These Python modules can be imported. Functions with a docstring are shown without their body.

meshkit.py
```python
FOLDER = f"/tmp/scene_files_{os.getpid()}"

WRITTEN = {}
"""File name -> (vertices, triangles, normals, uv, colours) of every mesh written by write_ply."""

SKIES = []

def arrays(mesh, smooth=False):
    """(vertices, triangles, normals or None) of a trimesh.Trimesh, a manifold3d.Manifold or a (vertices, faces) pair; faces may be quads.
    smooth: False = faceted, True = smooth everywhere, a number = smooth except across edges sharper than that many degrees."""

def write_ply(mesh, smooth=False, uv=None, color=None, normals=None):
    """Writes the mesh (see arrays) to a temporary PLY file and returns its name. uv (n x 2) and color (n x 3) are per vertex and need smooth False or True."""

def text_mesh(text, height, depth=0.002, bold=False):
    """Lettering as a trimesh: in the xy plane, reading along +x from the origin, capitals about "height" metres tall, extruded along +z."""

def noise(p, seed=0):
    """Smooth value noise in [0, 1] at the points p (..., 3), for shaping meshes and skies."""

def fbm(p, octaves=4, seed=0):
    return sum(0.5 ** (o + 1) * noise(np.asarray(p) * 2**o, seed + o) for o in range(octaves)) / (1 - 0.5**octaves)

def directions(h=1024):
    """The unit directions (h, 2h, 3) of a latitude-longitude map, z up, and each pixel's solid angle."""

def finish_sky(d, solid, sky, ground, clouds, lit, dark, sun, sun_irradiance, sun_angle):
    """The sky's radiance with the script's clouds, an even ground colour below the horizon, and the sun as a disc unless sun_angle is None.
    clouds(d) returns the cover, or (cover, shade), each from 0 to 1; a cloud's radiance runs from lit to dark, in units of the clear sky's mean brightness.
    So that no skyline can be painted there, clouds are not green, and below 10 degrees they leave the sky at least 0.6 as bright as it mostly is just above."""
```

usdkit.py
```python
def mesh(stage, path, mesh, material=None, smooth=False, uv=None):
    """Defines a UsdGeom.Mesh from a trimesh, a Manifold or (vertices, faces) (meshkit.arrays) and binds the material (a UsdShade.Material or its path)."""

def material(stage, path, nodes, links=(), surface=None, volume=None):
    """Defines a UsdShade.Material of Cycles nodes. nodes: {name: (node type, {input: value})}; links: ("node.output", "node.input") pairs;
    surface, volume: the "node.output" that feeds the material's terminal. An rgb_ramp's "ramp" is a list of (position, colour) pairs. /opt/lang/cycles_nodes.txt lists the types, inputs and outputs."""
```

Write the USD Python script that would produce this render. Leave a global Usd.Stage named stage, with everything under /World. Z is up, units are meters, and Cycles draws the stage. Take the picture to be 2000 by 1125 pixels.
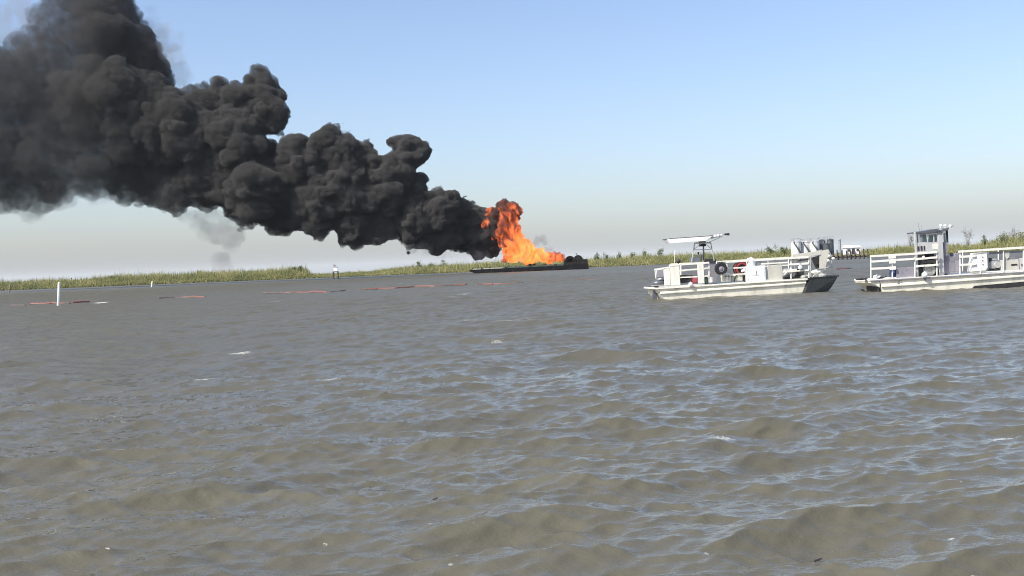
import math, random
import numpy as np, trimesh, usdkit, meshkit
from pxr import Usd, UsdGeom, UsdLux, UsdShade, Gf, Sdf, Vt
stage = Usd.Stage.CreateInMemory()
UsdGeom.SetStageUpAxis(stage, "Z"); UsdGeom.SetStageMetersPerUnit(stage, 1.0)
UsdGeom.Xform.Define(stage, "/World"); UsdGeom.Scope.Define(stage, "/World/Looks")

# ------------------------------------------------------------------ camera, sky, sun, exposure
F, EYE_Z, ROLL, PITCH = 2144.0, 1.9, math.atan(0.040), math.atan(41.5 / 2144.0)   # F: focal length in pixels of a 2000 pixel wide picture
CAM_FORWARD = np.array([0, math.cos(PITCH), -math.sin(PITCH)])
_r0, _u0 = np.array([1.0, 0, 0]), np.array([0, math.sin(PITCH), math.cos(PITCH)])
CAM_RIGHT = math.cos(ROLL) * _r0 - math.sin(ROLL) * _u0
CAM_UP = math.sin(ROLL) * _r0 + math.cos(ROLL) * _u0
EYE = np.array([0, 0, EYE_Z])
cam = UsdGeom.Camera.Define(stage, "/World/camera")
cam.CreateHorizontalApertureAttr(36.0); cam.CreateVerticalApertureAttr(20.25)
cam.CreateFocalLengthAttr(36.0 * F / 2000.0)
cam.CreateClippingRangeAttr(Gf.Vec2f(0.1, 60000.0))
_m = np.eye(4); _m[0, :3], _m[1, :3], _m[2, :3], _m[3, :3] = CAM_RIGHT, CAM_UP, -CAM_FORWARD, EYE
cam.AddTransformOp().Set(Gf.Matrix4d(_m.tolist()))
cam.CreateExposureAttr(0.5)

SUN_DIR = np.array([-0.66, -0.48, 0.82]); SUN_DIR = SUN_DIR / np.linalg.norm(SUN_DIR)   # towards the sun: high, behind the camera on the left
SUN_EL, SUN_ROT = math.asin(SUN_DIR[2]), math.atan2(SUN_DIR[0], SUN_DIR[1])
usdkit.material(stage, "/World/Looks/sky_light", {
    "sky": ("sky_texture", {"sky_type": "single_scattering", "sun_disc": False, "sun_elevation": SUN_EL, "sun_rotation": SUN_ROT,
                            "altitude": 0.0, "air_density": 1.0, "aerosol_density": 2.0, "ozone_density": 1.5}),
    "tint": ("mix_color", {"blend_type": "multiply", "fac": 1.0, "b": (1.0, 1.005, 1.09), "use_clamp": False}),
    "bg": ("background_shader", {"strength": 0.131})}, [("sky.color", "tint.a"), ("tint.result", "bg.color")], surface="bg.background")
sky = UsdLux.DomeLight.Define(stage, "/World/sky")
UsdShade.MaterialBindingAPI.Apply(sky.GetPrim()).Bind(UsdShade.Material.Get(stage, "/World/Looks/sky_light"))
sky.GetPrim().SetCustomDataByKey("kind", "structure")
sun = UsdLux.DistantLight.Define(stage, "/World/sun")
sun.CreateNormalizeAttr(True); sun.CreateIntensityAttr(1.25); sun.CreateAngleAttr(0.5); sun.CreateColorAttr(Gf.Vec3f(1.0, 0.95, 0.86))
_z = SUN_DIR; _x = np.cross([0, 0, 1.0], _z); _x /= np.linalg.norm(_x); _y = np.cross(_z, _x)
_m = np.eye(4); _m[0, :3], _m[1, :3], _m[2, :3] = _x, _y, _z
sun.AddTransformOp().Set(Gf.Matrix4d(_m.tolist()))

# ------------------------------------------------------------------ helpers
rng = np.random.default_rng(7)
_taken = {}

def numbered(parent, name):
    k = (parent, name); n = _taken.get(k, 0); _taken[k] = n + 1
    return name if n == 0 else f"{name}_{n:03d}"

def keys(prim, label=None, cat=None, group=None, kind=None):
    for k, v in (("label", label), ("category", cat), ("group", group), ("kind", kind)):
        if v: prim.SetCustomDataByKey(k, v)
    return prim

def thing(name, label=None, cat=None, group=None, kind=None, matrix=None, loc=None):
    x = UsdGeom.Xform.Define(stage, "/World/" + numbered("/World", name))
    if matrix is not None: x.AddTransformOp().Set(Gf.Matrix4d(np.asarray(matrix).T.tolist()))
    elif loc is not None: x.AddTranslateOp().Set(Gf.Vec3d(*map(float, loc)))
    return keys(x.GetPrim(), label, cat, group, kind)

def part(parent, name, mesh, mat, smooth=False, label=None, kind=None):
    base = str(parent.GetPath()) if parent is not None else "/World"
    if isinstance(mesh, list): mesh = trimesh.util.concatenate(mesh)
    m = usdkit.mesh(stage, f"{base}/{numbered(base, name)}", mesh, "/World/Looks/" + mat, smooth=smooth)
    return keys(m.GetPrim(), label, None, None, kind)

def copy_of(src, name, loc, rotz=0.0, scale=(1, 1, 1), label=None):
    was = src.GetCustomData()
    x = UsdGeom.Xform.Define(stage, "/World/" + numbered("/World", name))
    x.AddTranslateOp().Set(Gf.Vec3d(*map(float, loc))); x.AddRotateZOp().Set(float(rotz)); x.AddScaleOp().Set(Gf.Vec3f(*map(float, scale)))
    p = x.GetPrim(); p.GetReferences().AddInternalReference(src.GetPath()); p.SetInstanceable(True)
    return keys(p, label or was.get("label"), was.get("category"), was.get("group"))

def box(x0, x1, y0, y1, z0, z1, bevel=0.0):
    if bevel > 0:
        b = min(bevel, 0.45 * min(x1 - x0, y1 - y0, z1 - z0))
        pts = []
        for sx in (0, 1):
            for sy in (0, 1):
                for sz in (0, 1):
                    c = np.array([(x0, x1)[sx], (y0, y1)[sy], (z0, z1)[sz]]); s = np.array([1 - 2 * sx, 1 - 2 * sy, 1 - 2 * sz]) * b
                    pts += [c + s * (1, 1, 0), c + s * (1, 0, 1), c + s * (0, 1, 1)]
        return trimesh.convex.convex_hull(np.array(pts))
    m = trimesh.creation.box([x1 - x0, y1 - y0, z1 - z0]); m.apply_translation([(x0 + x1) / 2, (y0 + y1) / 2, (z0 + z1) / 2]); return m

def hull(pts): return trimesh.convex.convex_hull(np.asarray(pts, float))

def rod(a, b, r, n=8, r2=None):
    a, b = np.asarray(a, float), np.asarray(b, float); d = b - a; L = np.linalg.norm(d); d /= L
    u = np.cross(d, [0, 0, 1.0] if abs(d[2]) < 0.9 else [1.0, 0, 0]); u /= np.linalg.norm(u); v = np.cross(d, u)
    t = np.arange(n) * 2 * np.pi / n; ring = np.cos(t)[:, None] * u + np.sin(t)[:, None] * v; r2 = r if r2 is None else r2
    vv = np.vstack([a + r * ring, b + r2 * ring, [a], [b]]); f = []
    for i in range(n):
        j = (i + 1) % n; f += [[i, n + i, j], [j, n + i, n + j], [j, 2 * n, i], [n + i, 2 * n + 1, n + j]]
    m = trimesh.Trimesh(vv, f, process=False); m.fix_normals(); return m

def bar(a, b, w, h):
    """A square-edged rail from a to b, h high and w deep."""
    a, b = np.asarray(a, float), np.asarray(b, float); o = np.array([[0, sy * w / 2, sz * h / 2] for sy in (-1, 1) for sz in (-1, 1)])
    return hull(np.vstack([a + o, b + o]))

def ball(c, r, n=2, s=(1, 1, 1)):
    m = trimesh.creation.icosphere(n, r); m.apply_scale(s); m.apply_translation(c); return m

def lathe(profile, n=20, c=(0, 0, 0), axis=None):
    m = trimesh.creation.revolve(np.asarray(profile, float), sections=n)
    if axis == "y": m.apply_transform(trimesh.transformations.rotation_matrix(-np.pi / 2, [1, 0, 0]))
    if axis == "x": m.apply_transform(trimesh.transformations.rotation_matrix(np.pi / 2, [0, 1, 0]))
    m.apply_translation(c); return m

def at(px, py, D):
    """The point at distance D (world y) that stands at pixel (px, py) of the 2000 x 1125 photograph."""
    d = CAM_FORWARD * F + CAM_RIGHT * (px - 1000.0) - CAM_UP * (py - 562.5)
    return EYE + d * (D / d[1])

def on_water(px, py, z=0.0):
    d = CAM_FORWARD * F + CAM_RIGHT * (px - 1000.0) - CAM_UP * (py - 562.5)
    return EYE + d * ((z - EYE_Z) / d[2])

def mat(name, nodes, links=(), surface="p.BSDF", volume=None):
    return usdkit.material(stage, "/World/Looks/" + name, nodes, links, surface=surface, volume=volume)

def paint(name, color, rough=0.5, metal=0.0, dirt=0.35, scale=1.6, dirt_color=None, bump=0.0):
    """Painted or bare metal with uneven stains and streaks running down."""
    dc = dirt_color or tuple(c * 0.55 for c in color)
    mat(name, {"t": ("texture_coordinate", {}), "mp": ("mapping", {"scale": (scale, scale, scale * 0.3)}),
               "n": ("noise_texture", {"scale": 2.0, "detail": 5, "roughness": 0.65}),
               "r": ("map_range", {"from_min": 0.45, "from_max": 0.75, "to_min": 0.0, "to_max": dirt, "clamp": True}),
               "n2": ("noise_texture", {"scale": 9.0, "detail": 3}),
               "c": ("mix_color", {"a": color, "b": dc}), "rr": ("map_range", {"from_min": 0.3, "from_max": 0.7, "to_min": rough - 0.1, "to_max": rough + 0.12}),
               "p": ("principled_bsdf", {"metallic": metal, "roughness": rough})},
        [("t.object", "mp.vector"), ("mp.vector", "n.vector"), ("t.object", "n2.vector"), ("n.fac", "r.value"), ("r.result", "c.fac"), ("c.result", "p.base_color"), ("n2.fac", "rr.value"), ("rr.result", "p.roughness")])

def surface_net(d, origin, cell):
    """Closed triangle mesh of the zero level of the grid d (negative inside)."""
    nx, ny, nz = d.shape; ins = d < 0
    cs = np.stack([d[i:nx - 1 + i, j:ny - 1 + j, k:nz - 1 + k] for i in (0, 1) for j in (0, 1) for k in (0, 1)], -1)
    inn = (cs < 0).sum(-1); act = (inn > 0) & (inn < 8); idx = np.full(act.shape, -1, np.int64); w = np.argwhere(act); idx[act] = np.arange(len(w)); c = cs[act]
    corner = np.array([(i, j, k) for i in (0, 1) for j in (0, 1) for k in (0, 1)], float); acc, cnt = np.zeros((len(w), 3)), np.zeros(len(w))
    for a in range(8):
        for b in range(a + 1, 8):
            if np.abs(corner[a] - corner[b]).sum() == 1:
                x = (c[:, a] < 0) != (c[:, b] < 0); t = np.where(x, c[:, a] / np.where(x, c[:, a] - c[:, b], 1), 0)
                acc += np.where(x[:, None], corner[a] + t[:, None] * (corner[b] - corner[a]), 0); cnt += x
    v = (w + acc / cnt[:, None]) * cell + origin; tris = []
    for ax in range(3):
        s = [slice(None)] * 3; e = [slice(None)] * 3; s[ax], e[ax] = slice(0, -1), slice(1, None)
        A, B = ins[tuple(s)], ins[tuple(e)]; p = np.argwhere(A != B); o1, o2 = [k for k in range(3) if k != ax]
        p = p[(p[:, o1] > 0) & (p[:, o2] > 0) & (p[:, o1] < d.shape[o1] - 1) & (p[:, o2] < d.shape[o2] - 1)]
        def q(a, b): r = p.copy(); r[:, o1] -= a; r[:, o2] -= b; return idx[r[:, 0], r[:, 1], r[:, 2]]
        q0, q1, q2, q3 = q(0, 0), q(1, 0), q(1, 1), q(0, 1); fl = A[p[:, 0], p[:, 1], p[:, 2]]
        if ax == 1: fl = ~fl
        tris += [np.where(fl[:, None], np.stack([q0, q1, q2], 1), np.stack([q0, q2, q1], 1)), np.where(fl[:, None], np.stack([q0, q2, q3], 1), np.stack([q0, q3, q2], 1))]
    return trimesh.Trimesh(v, np.vstack(tris), process=False)

def puff_field(balls, cell, pad, bump, bump_scale, seed):
    """Signed distance of a union of balls (x, y, z, r), roughened by billowing noise of two sizes; returns its mesh."""
    b = np.asarray(balls, float); lo = (b[:, :3] - b[:, 3:]).min(0) - pad; hi = (b[:, :3] + b[:, 3:]).max(0) + pad
    n = np.ceil((hi - lo) / cell).astype(int) + 1; d = np.full(n, 9.0, np.float32)
    ax = [lo[k] + np.arange(n[k]) * cell for k in range(3)]
    for x, y, z, r in b:
        s = [slice(max(0, int((c - r - pad - lo[k]) / cell)), min(n[k], int((c + r + pad - lo[k]) / cell) + 2)) for k, c in enumerate((x, y, z))]
        X, Y, Z = np.meshgrid(*(ax[k][s[k]] for k in range(3)), indexing="ij", sparse=True)
        q = np.sqrt((X - x) ** 2 + (Y - y) ** 2 + (Z - z) ** 2) - r
        v = d[tuple(s)]; np.minimum(v, q, out=v)
    near = np.argwhere(np.abs(d) < pad * 0.9); P = near * cell + lo
    k = (np.abs(2 * meshkit.noise(P / bump_scale, seed) - 1) * 1.0 + np.abs(2 * meshkit.noise(P / bump_scale * 2.3, seed + 1) - 1) * 0.5 + np.abs(2 * meshkit.noise(P / bump_scale * 5.1, seed + 2) - 1) * 0.32) - 0.64
    d[near[:, 0], near[:, 1], near[:, 2]] -= (bump * k).astype(np.float32)
    d[[0, -1]] = 9; d[:, [0, -1]] = 9; d[:, :, [0, -1]] = 9
    return surface_net(d, lo, cell)

# ------------------------------------------------------------------ water
paint("mud", (0.13, 0.105, 0.07), 0.9, dirt=0.6, scale=0.2)
mat("water", {"g": ("geometry", {}), "a": ("attribute", {"attribute": "foam"}), "rip": ("attribute", {"attribute": "ripple"}),
              "mp": ("mapping", {"scale": (0.8, 1.5, 1.0), "rotation": (0, 0, 0.32)}),
              "n": ("noise_texture", {"scale": 3.2, "detail": 4, "roughness": 0.6}), "n2": ("noise_texture", {"scale": 8.0, "detail": 3, "roughness": 0.6}),
              "mg": ("noise_texture", {"scale": 0.35, "detail": 3}),
              "mud": ("mix_color", {"a": (0.100, 0.092, 0.064), "b": (0.082, 0.079, 0.062)}),
              "bh": ("math", {"math_type": "multiply_add", "value2": 0.45}), "b": ("bump", {"strength": 0.38, "distance": 0.06}),
              "fn": ("noise_texture", {"scale": 22.0, "detail": 4, "roughness": 0.7}), "fs": ("math", {"math_type": "add"}), "fm": ("map_range", {"from_min": 0.90, "from_max": 1.45, "clamp": True}),
              "c": ("mix_color", {"b": (0.78, 0.77, 0.70)}), "ro": ("mix_float", {"a": 0.095, "b": 0.7}),
              "p": ("principled_bsdf", {"ior": 1.33, "roughness": 0.07})},
    [("g.position", "mp.vector"), ("mp.vector", "n.vector"), ("mp.vector", "mg.vector"), ("mg.fac", "mud.fac"), ("mp.vector", "n2.vector"), ("n2.fac", "bh.value1"), ("n.fac", "bh.value3"), ("bh.value", "b.height"), ("b.normal", "p.normal"),
     ("g.position", "fn.vector"), ("fn.fac", "fs.value1"), ("a.fac", "fs.value2"), ("fs.value", "fm.value"), ("mud.result", "c.a"), ("fm.result", "c.fac"), ("c.result", "p.base_color"),
     ("rip.fac", "ro.a"), ("fm.result", "ro.fac"), ("ro.result", "p.roughness")])

WIND = math.atan2(-0.95, 0.28)
_w = np.random.default_rng(21)
NW = 190
W_LEN = np.exp(np.linspace(math.log(0.14), math.log(6.5), NW)) * _w.uniform(0.96, 1.04, NW)
W_DIR = WIND + np.clip(_w.normal(0, 0.48, NW), -1.3, 1.3)
W_K = 2 * np.pi / W_LEN
W_AMP = 0.0185 / W_K * np.where(W_LEN > 2.4, (2.4 / W_LEN) ** 1.5, (W_LEN / 2.4) ** -0.40) * _w.uniform(0.5, 1.4, NW)
W_PH = _w.uniform(0, 2 * np.pi, NW)
# single steeper crests and the broken water on some of them: (pixel, half length along the crest, half breadth, height)
CRESTS = [(410, 962, 0.62, 0.26, 0.11), (1085, 1012, 0.75, 0.30, 0.15), (1475, 838, 0.45, 0.30, 0.15), (1385, 868, 0.45, 0.32, 0.10), (1905, 862, 0.8, 0.4, 0.08), (1120, 955, 0.4, 0.25, 0.09),
          (1000, 635, 2.0, 1.6, 0.16), (930, 633, 1.8, 1.3, 0.16), (735, 688, 1.5, 1.0, 0.13), (1230, 690, 1.0, 0.9, 0.13), (1145, 690, 1.1, 0.8, 0.12), (1850, 955, 0.6, 0.3, 0.1), (620, 690, 0.7, 0.8, 0.12),
          (440, 750, 0.9, 0.6, 0.09), (1030, 660, 1.6, 1.0, 0.12), (240, 940, 0.6, 0.3, 0.07), (1600, 1020, 0.9, 0.3, 0.08), (1930, 1090, 0.8, 0.3, 0.14), (100, 755, 1.2, 0.7, 0.1), (60, 685, 1.6, 1.2, 0.15), (1700, 780, 0.9, 0.5, 0.1), (870, 1035, 0.8, 0.3, 0.07)]
FOAM = [(465, 691, 0.42, 0.45, 0.75), (380, 684, 0.5, 0.4, 0.45), (609, 688, 0.14, 0.25, 0.75), (400, 748, 0.30, 0.22, 0.7), (640, 742, 0.35, 0.3, 0.55), (1410, 864, 0.22, 0.22, 0.62), (1450, 878, 0.18, 0.15, 0.55), (1448, 830, 0.10, 0.25, 0.55),
        (1960, 855, 0.28, 0.10, 0.72), (1920, 1122, 0.10, 0.06, 0.7), (1380, 932, 0.06, 0.05, 0.6), (917, 1018, 0.06, 0.06, 0.6), (1850, 960, 0.10, 0.08, 0.5), (15, 684, 0.3, 0.7, 0.6), (970, 668, 0.4, 0.7, 0.5), (265, 865, 0.12, 0.15, 0.5), (415, 952, 0.06, 0.06, 0.55),
        (60, 1019, 0.16, 0.10, 0.5), (300, 1010, 0.05, 0.05, 0.6), (1225, 1030, 0.04, 0.06, 0.5), (1000, 985, 0.05, 0.05, 0.5), (195, 592, 0.8, 3.0, 0.8), (365, 560, 1.2, 4, 0.55), (540, 590, 1.0, 3, 0.5), (785, 555, 1.5, 5, 0.55), (905, 575, 1.0, 3, 0.55), (880, 580, 0.8, 3, 0.5), (1665, 590, 1.2, 1.2, 0.4)]

FOAM += [(_w.uniform(20, 1980), 640 + 480 * _w.random() ** 0.8, 0.03, 0.05, _w.uniform(0.45, 0.75)) for _ in range(36)]   # single bubbles and flecks

def waves(x, y, spacing):
    """Displacement (3 columns) and foam of the water at (x, y); waves shorter than the grid can hold are left out."""
    dx, dy, dz, lost = np.zeros_like(x), np.zeros_like(x), np.zeros_like(x), np.zeros_like(x); gust = 0.75 + 0.5 * meshkit.fbm(np.stack([x / 22, y / 34, 0 * x], -1), 2, 5)
    gust = gust.astype(x.dtype)
    for L, t, k, a, p in zip(W_LEN, W_DIR, W_K, W_AMP, W_PH):
        fit = np.clip((L / spacing - 0.8) / 0.6, 0, 1)
        lost += (1 - fit ** 2) * (a * k) ** 2 / 2; on = fit > 0
        if not on.any(): continue
        c, s = math.cos(t), math.sin(t); ph = k * (c * x[on] + s * y[on]) + p; aa = a * fit[on]; co, si = np.cos(ph), np.sin(ph)
        dz[on] += aa * co; dx[on] -= 0.75 * c * aa * si; dy[on] -= 0.75 * s * aa * si
    dx *= gust; dy *= gust; dz *= gust; foam = np.zeros_like(x)
    for px, py, su, sv, h in CRESTS:
        o = on_water(px, py); u, v = x - o[0], y - o[1]; near = (np.abs(u) < 4 * su) & (np.abs(v) < 4 * sv); u, v = u[near], v[near] - 0.18 * u[near] + 0.22 * u[near] ** 2 / su
        g = 0.75 * h * np.exp(-(u / su) ** 2) * (np.exp(-(v / sv) ** 2) - 0.45 * np.exp(-((v + 1.7 * sv) / sv) ** 2)); dz[near] += g; dy[near] -= 0.8 * g
    for px, py, su, sv, h in FOAM:
        o = on_water(px, py); u, v = x - o[0], y - o[1]; foam += 1.02 * h * np.exp(-(u / su) ** 2 - ((v - 0.12 * u) / (0.6 * sv)) ** 2)
    return dx, dy, dz, foam, lost * gust ** 2

_r = [0.0, 1.0, 2.0]
while _r[-1] < 900: _r.append(_r[-1] * (1.03 if _r[-1] < 5.2 else 1.0050 if _r[-1] < 40 else 1.0040 if _r[-1] < 110 else 1.0028))
R = np.array(_r + [1200., 1800., 3000., 6000., 12000., 30000.])
A = np.radians(np.concatenate([np.linspace(-32, 32, 621), np.linspace(32, 328, 50)[1:-1]]))
nr, na = len(R), len(A); RR, AA = np.meshgrid(R, A, indexing="ij")
x0, y0 = (RR * np.sin(AA)).ravel(), (RR * np.cos(AA)).ravel()
da = np.abs(np.gradient(A)); sp = np.maximum(np.gradient(R)[:, None] * 1.0, RR * np.minimum(da, np.radians(8))[None, :]).ravel()
dx, dy, dz, foam, lost = waves(x0.astype(np.float64), y0.astype(np.float64), sp)
crest = np.clip((dz / max(dz[sp < 0.4].std(), 1e-6) - 3.1) * 0.5, 0, 0.5) * (meshkit.noise(np.stack([x0 / 6, y0 / 6, 0 * x0], -1), 9) > 0.62) * (RR.ravel() > 14)
foam = foam + crest
i, j = np.meshgrid(np.arange(nr - 1), np.arange(na), indexing="ij"); j2 = (j + 1) % na
q = np.stack([i * na + j, i * na + j2, (i + 1) * na + j2, (i + 1) * na + j], -1).reshape(-1, 4)
_v = np.stack([x0 + dx, y0 + dy, dz], -1)
_f = np.vstack([q[:, [0, 2, 1]], q[:, [0, 3, 2]]])
if np.cross(_v[_f[5000, 1]] - _v[_f[5000, 0]], _v[_f[5000, 2]] - _v[_f[5000, 0]])[2] < 0: _f = _f[:, ::-1]
_f = _f[(_f[:, 0] >= na) | (_f[:, 1] >= na) | (_f[:, 2] >= na)]
water = usdkit.mesh(stage, "/World/water", (_v, _f), "/World/Looks/water", smooth=True)
UsdGeom.PrimvarsAPI(water).CreatePrimvar("foam", Sdf.ValueTypeNames.FloatArray, "vertex").Set(Vt.FloatArray.FromNumpy(foam.astype(np.float32)))
UsdGeom.PrimvarsAPI(water).CreatePrimvar("ripple", Sdf.ValueTypeNames.FloatArray, "vertex").Set(Vt.FloatArray.FromNumpy(((0.085 ** 4 + 0.55 * lost) ** 0.25).astype(np.float32)))   # ripples too fine for the mesh live on as roughness
keys(water.GetPrim(), "muddy grey-brown wind-ruffled river water", "water", None, "structure")
def water_z(x, y):
    return float(waves(np.array([float(x)]), np.array([float(y)]), np.array([0.15]))[2][0])

# ------------------------------------------------------------------ haze
mat("haze_air", {"v": ("principled_volume", {"color": (0.95, 0.99, 0.99), "density": 0.00003, "anisotropy": 0.0})}, surface=None, volume="v.volume")
hz = box(-14000, 14000, -300, 22000, -1.6, 190)
keys(part(None, "haze", hz, "haze_air"), "pale haze in the air over the river", "haze", None, "stuff")

# ------------------------------------------------------------------ smoke plume and flames
DF = 392.0   # distance of the burning barge
S = DF / F
def dense(name, color, lo, hi, x_near, x_far, n_scale, n_lo, n_hi):
    """Smoke that thins from x_near to x_far along its drift, curdled by noise."""
    mat(name, {"g": ("geometry", {}), "s": ("separate_xyz", {}), "x": ("map_range", {"from_min": x_far, "from_max": x_near, "to_min": lo, "to_max": hi, "clamp": True}),
               "n": ("noise_texture", {"scale": n_scale, "detail": 6, "roughness": 0.68}), "nm": ("map_range", {"from_min": 0.34, "from_max": 0.62, "to_min": n_lo, "to_max": n_hi, "clamp": True}),
               "d": ("math", {"math_type": "multiply"}), "v": ("principled_volume", {"color": color, "anisotropy": -0.35})},
        [("g.position", "s.vector"), ("s.x", "x.value"), ("g.position", "n.vector"), ("n.fac", "nm.value"), ("x.result", "d.value1"), ("nm.result", "d.value2"), ("d.value", "v.density")], surface=None, volume="v.volume")
dense("black_smoke", (0.112, 0.108, 0.100), 0.20, 2.0, -30.0, -150.0, 0.34, 0.06, 1.0)
dense("thin_smoke", (0.42, 0.40, 0.38), 0.05, 0.055, -20.0, -170.0, 0.2, 0.0, 1.5)
dense("grey_smoke", (0.5, 0.48, 0.46), 0.16, 0.16, 50.0, 0.0, 0.3, 0.2, 1.4)

PUFFS = [(938, 452, 48), (958, 462, 30), (905, 456, 40), (912, 430, 34), (862, 408, 40), (885, 402, 26), (845, 395, 22), (852, 448, 46), (880, 472, 20), (800, 292, 36), (788, 318, 34), (765, 345, 40), (800, 360, 34), (757, 395, 48), (748, 435, 34), (805, 440, 42), (700, 325, 46), (690, 428, 44), (735, 330, 30),
         (648, 300, 46), (600, 322, 56), (620, 395, 60), (560, 390, 60), (690, 375, 50), (540, 412, 42), (510, 182, 44), (530, 228, 38), (500, 225, 44), (465, 212, 46), (425, 200, 42), (392, 215, 46), (440, 250, 46), (500, 318, 54), (450, 335, 52), (400, 345, 48), (480, 395, 46), (412, 372, 38),
         (345, 372, 40), (320, 395, 20), (300, 240, 70), (240, 255, 70), (340, 305, 62), (262, 335, 56), (285, 378, 26), (236, 135, 84), (188, 62, 80), (145, 60, 66), (75, 120, 60), (312, 205, 44), (100, 205, 105), (20, 190, 85), (0, 285, 90), (110, 300, 84), (180, 315, 62), (25, 350, 62), (80, 355, 50),
         (745, 380, 55), (665, 370, 60), (720, 410, 46), (465, 290, 60), (420, 300, 60), (370, 270, 60), (500, 370, 60), (330, 250, 60), (820, 425, 44), (900, 440, 44), (930, 425, 26), (230, 200, 80), (180, 200, 80), (-130, 160, 120), (-110, 300, 105), (160, -45, 76), (205, -30, 54)]
_p = np.random.default_rng(3); balls = []
for px, py, r in PUFFS:
    D = DF + (_p.uniform(-1.0, 0.35) * r * S if px < 890 else _p.uniform(7, 12))
    c = at(px, py, D); R0 = r * S * 1.0; balls.append([*c, R0])
    for k in range(int(14 + r / 3)):
        t = _p.normal(size=3); t[1] = -abs(t[1]) * 0.8 if _p.random() < 0.7 else t[1]; t /= np.linalg.norm(t); q = _p.choice([0.16, 0.22, 0.30, 0.42, 0.56]) * _p.uniform(0.85, 1.15)
        balls.append([*(c + t * R0 * (1.02 - q * 0.55)), R0 * q])
plume = thing("smoke_plume", "thick black smoke plume drifting left from the burning barge", "smoke")
part(plume, "black_smoke", puff_field(balls, 0.62, 4.4, 2.7, 6.0, 11), "black_smoke", smooth=True)
thin = []
for px, py, r in [(300, 45, 28), (300, 70, 26), (322, 60, 22), (318, 85, 34), (340, 125, 34), (352, 155, 26), (90, 382, 46), (30, 393, 50), (160, 368, 40), (215, 365, 30), (430, 470, 36), (455, 455, 30), (420, 435, 28), (-60, 400, 70), (40, 25, 36), (0, 60, 40), (10, 10, 26), (815, 487, 15), (838, 490, 14), (860, 492, 14), (800, 482, 12), (885, 496, 14), (915, 500, 12), (938, 500, 12), (956, 496, 11), (900, 503, 10), (380, 420, 26), (460, 420, 26)]:
    c = at(px, py, DF + _p.uniform(-3, 3)); R0 = r * S
    for k in range(7): thin.append([*(c + _p.normal(size=3) * R0 * 0.45), R0 * _p.uniform(0.4, 0.75)])
part(plume, "thin_smoke", puff_field(thin, 0.9, 4.0, 2.4, 5.0, 17), "thin_smoke", smooth=True)
tuft = [[*(at(px, py, DF + 6) + _p.normal(size=3) * 0.5), r * S] for px, py, r in [(1050, 472, 9), (1060, 470, 9), (1068, 476, 8), (1072, 485, 7), (1045, 478, 8), (1062, 488, 8)]]
puff = thing("smoke_puff", "small thin grey smoke puff right of the tall flames", "smoke")
part(puff, "grey_smoke", puff_field(tuft, 0.35, 2.0, 0.7, 1.6, 23), "grey_smoke", smooth=True)

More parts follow.
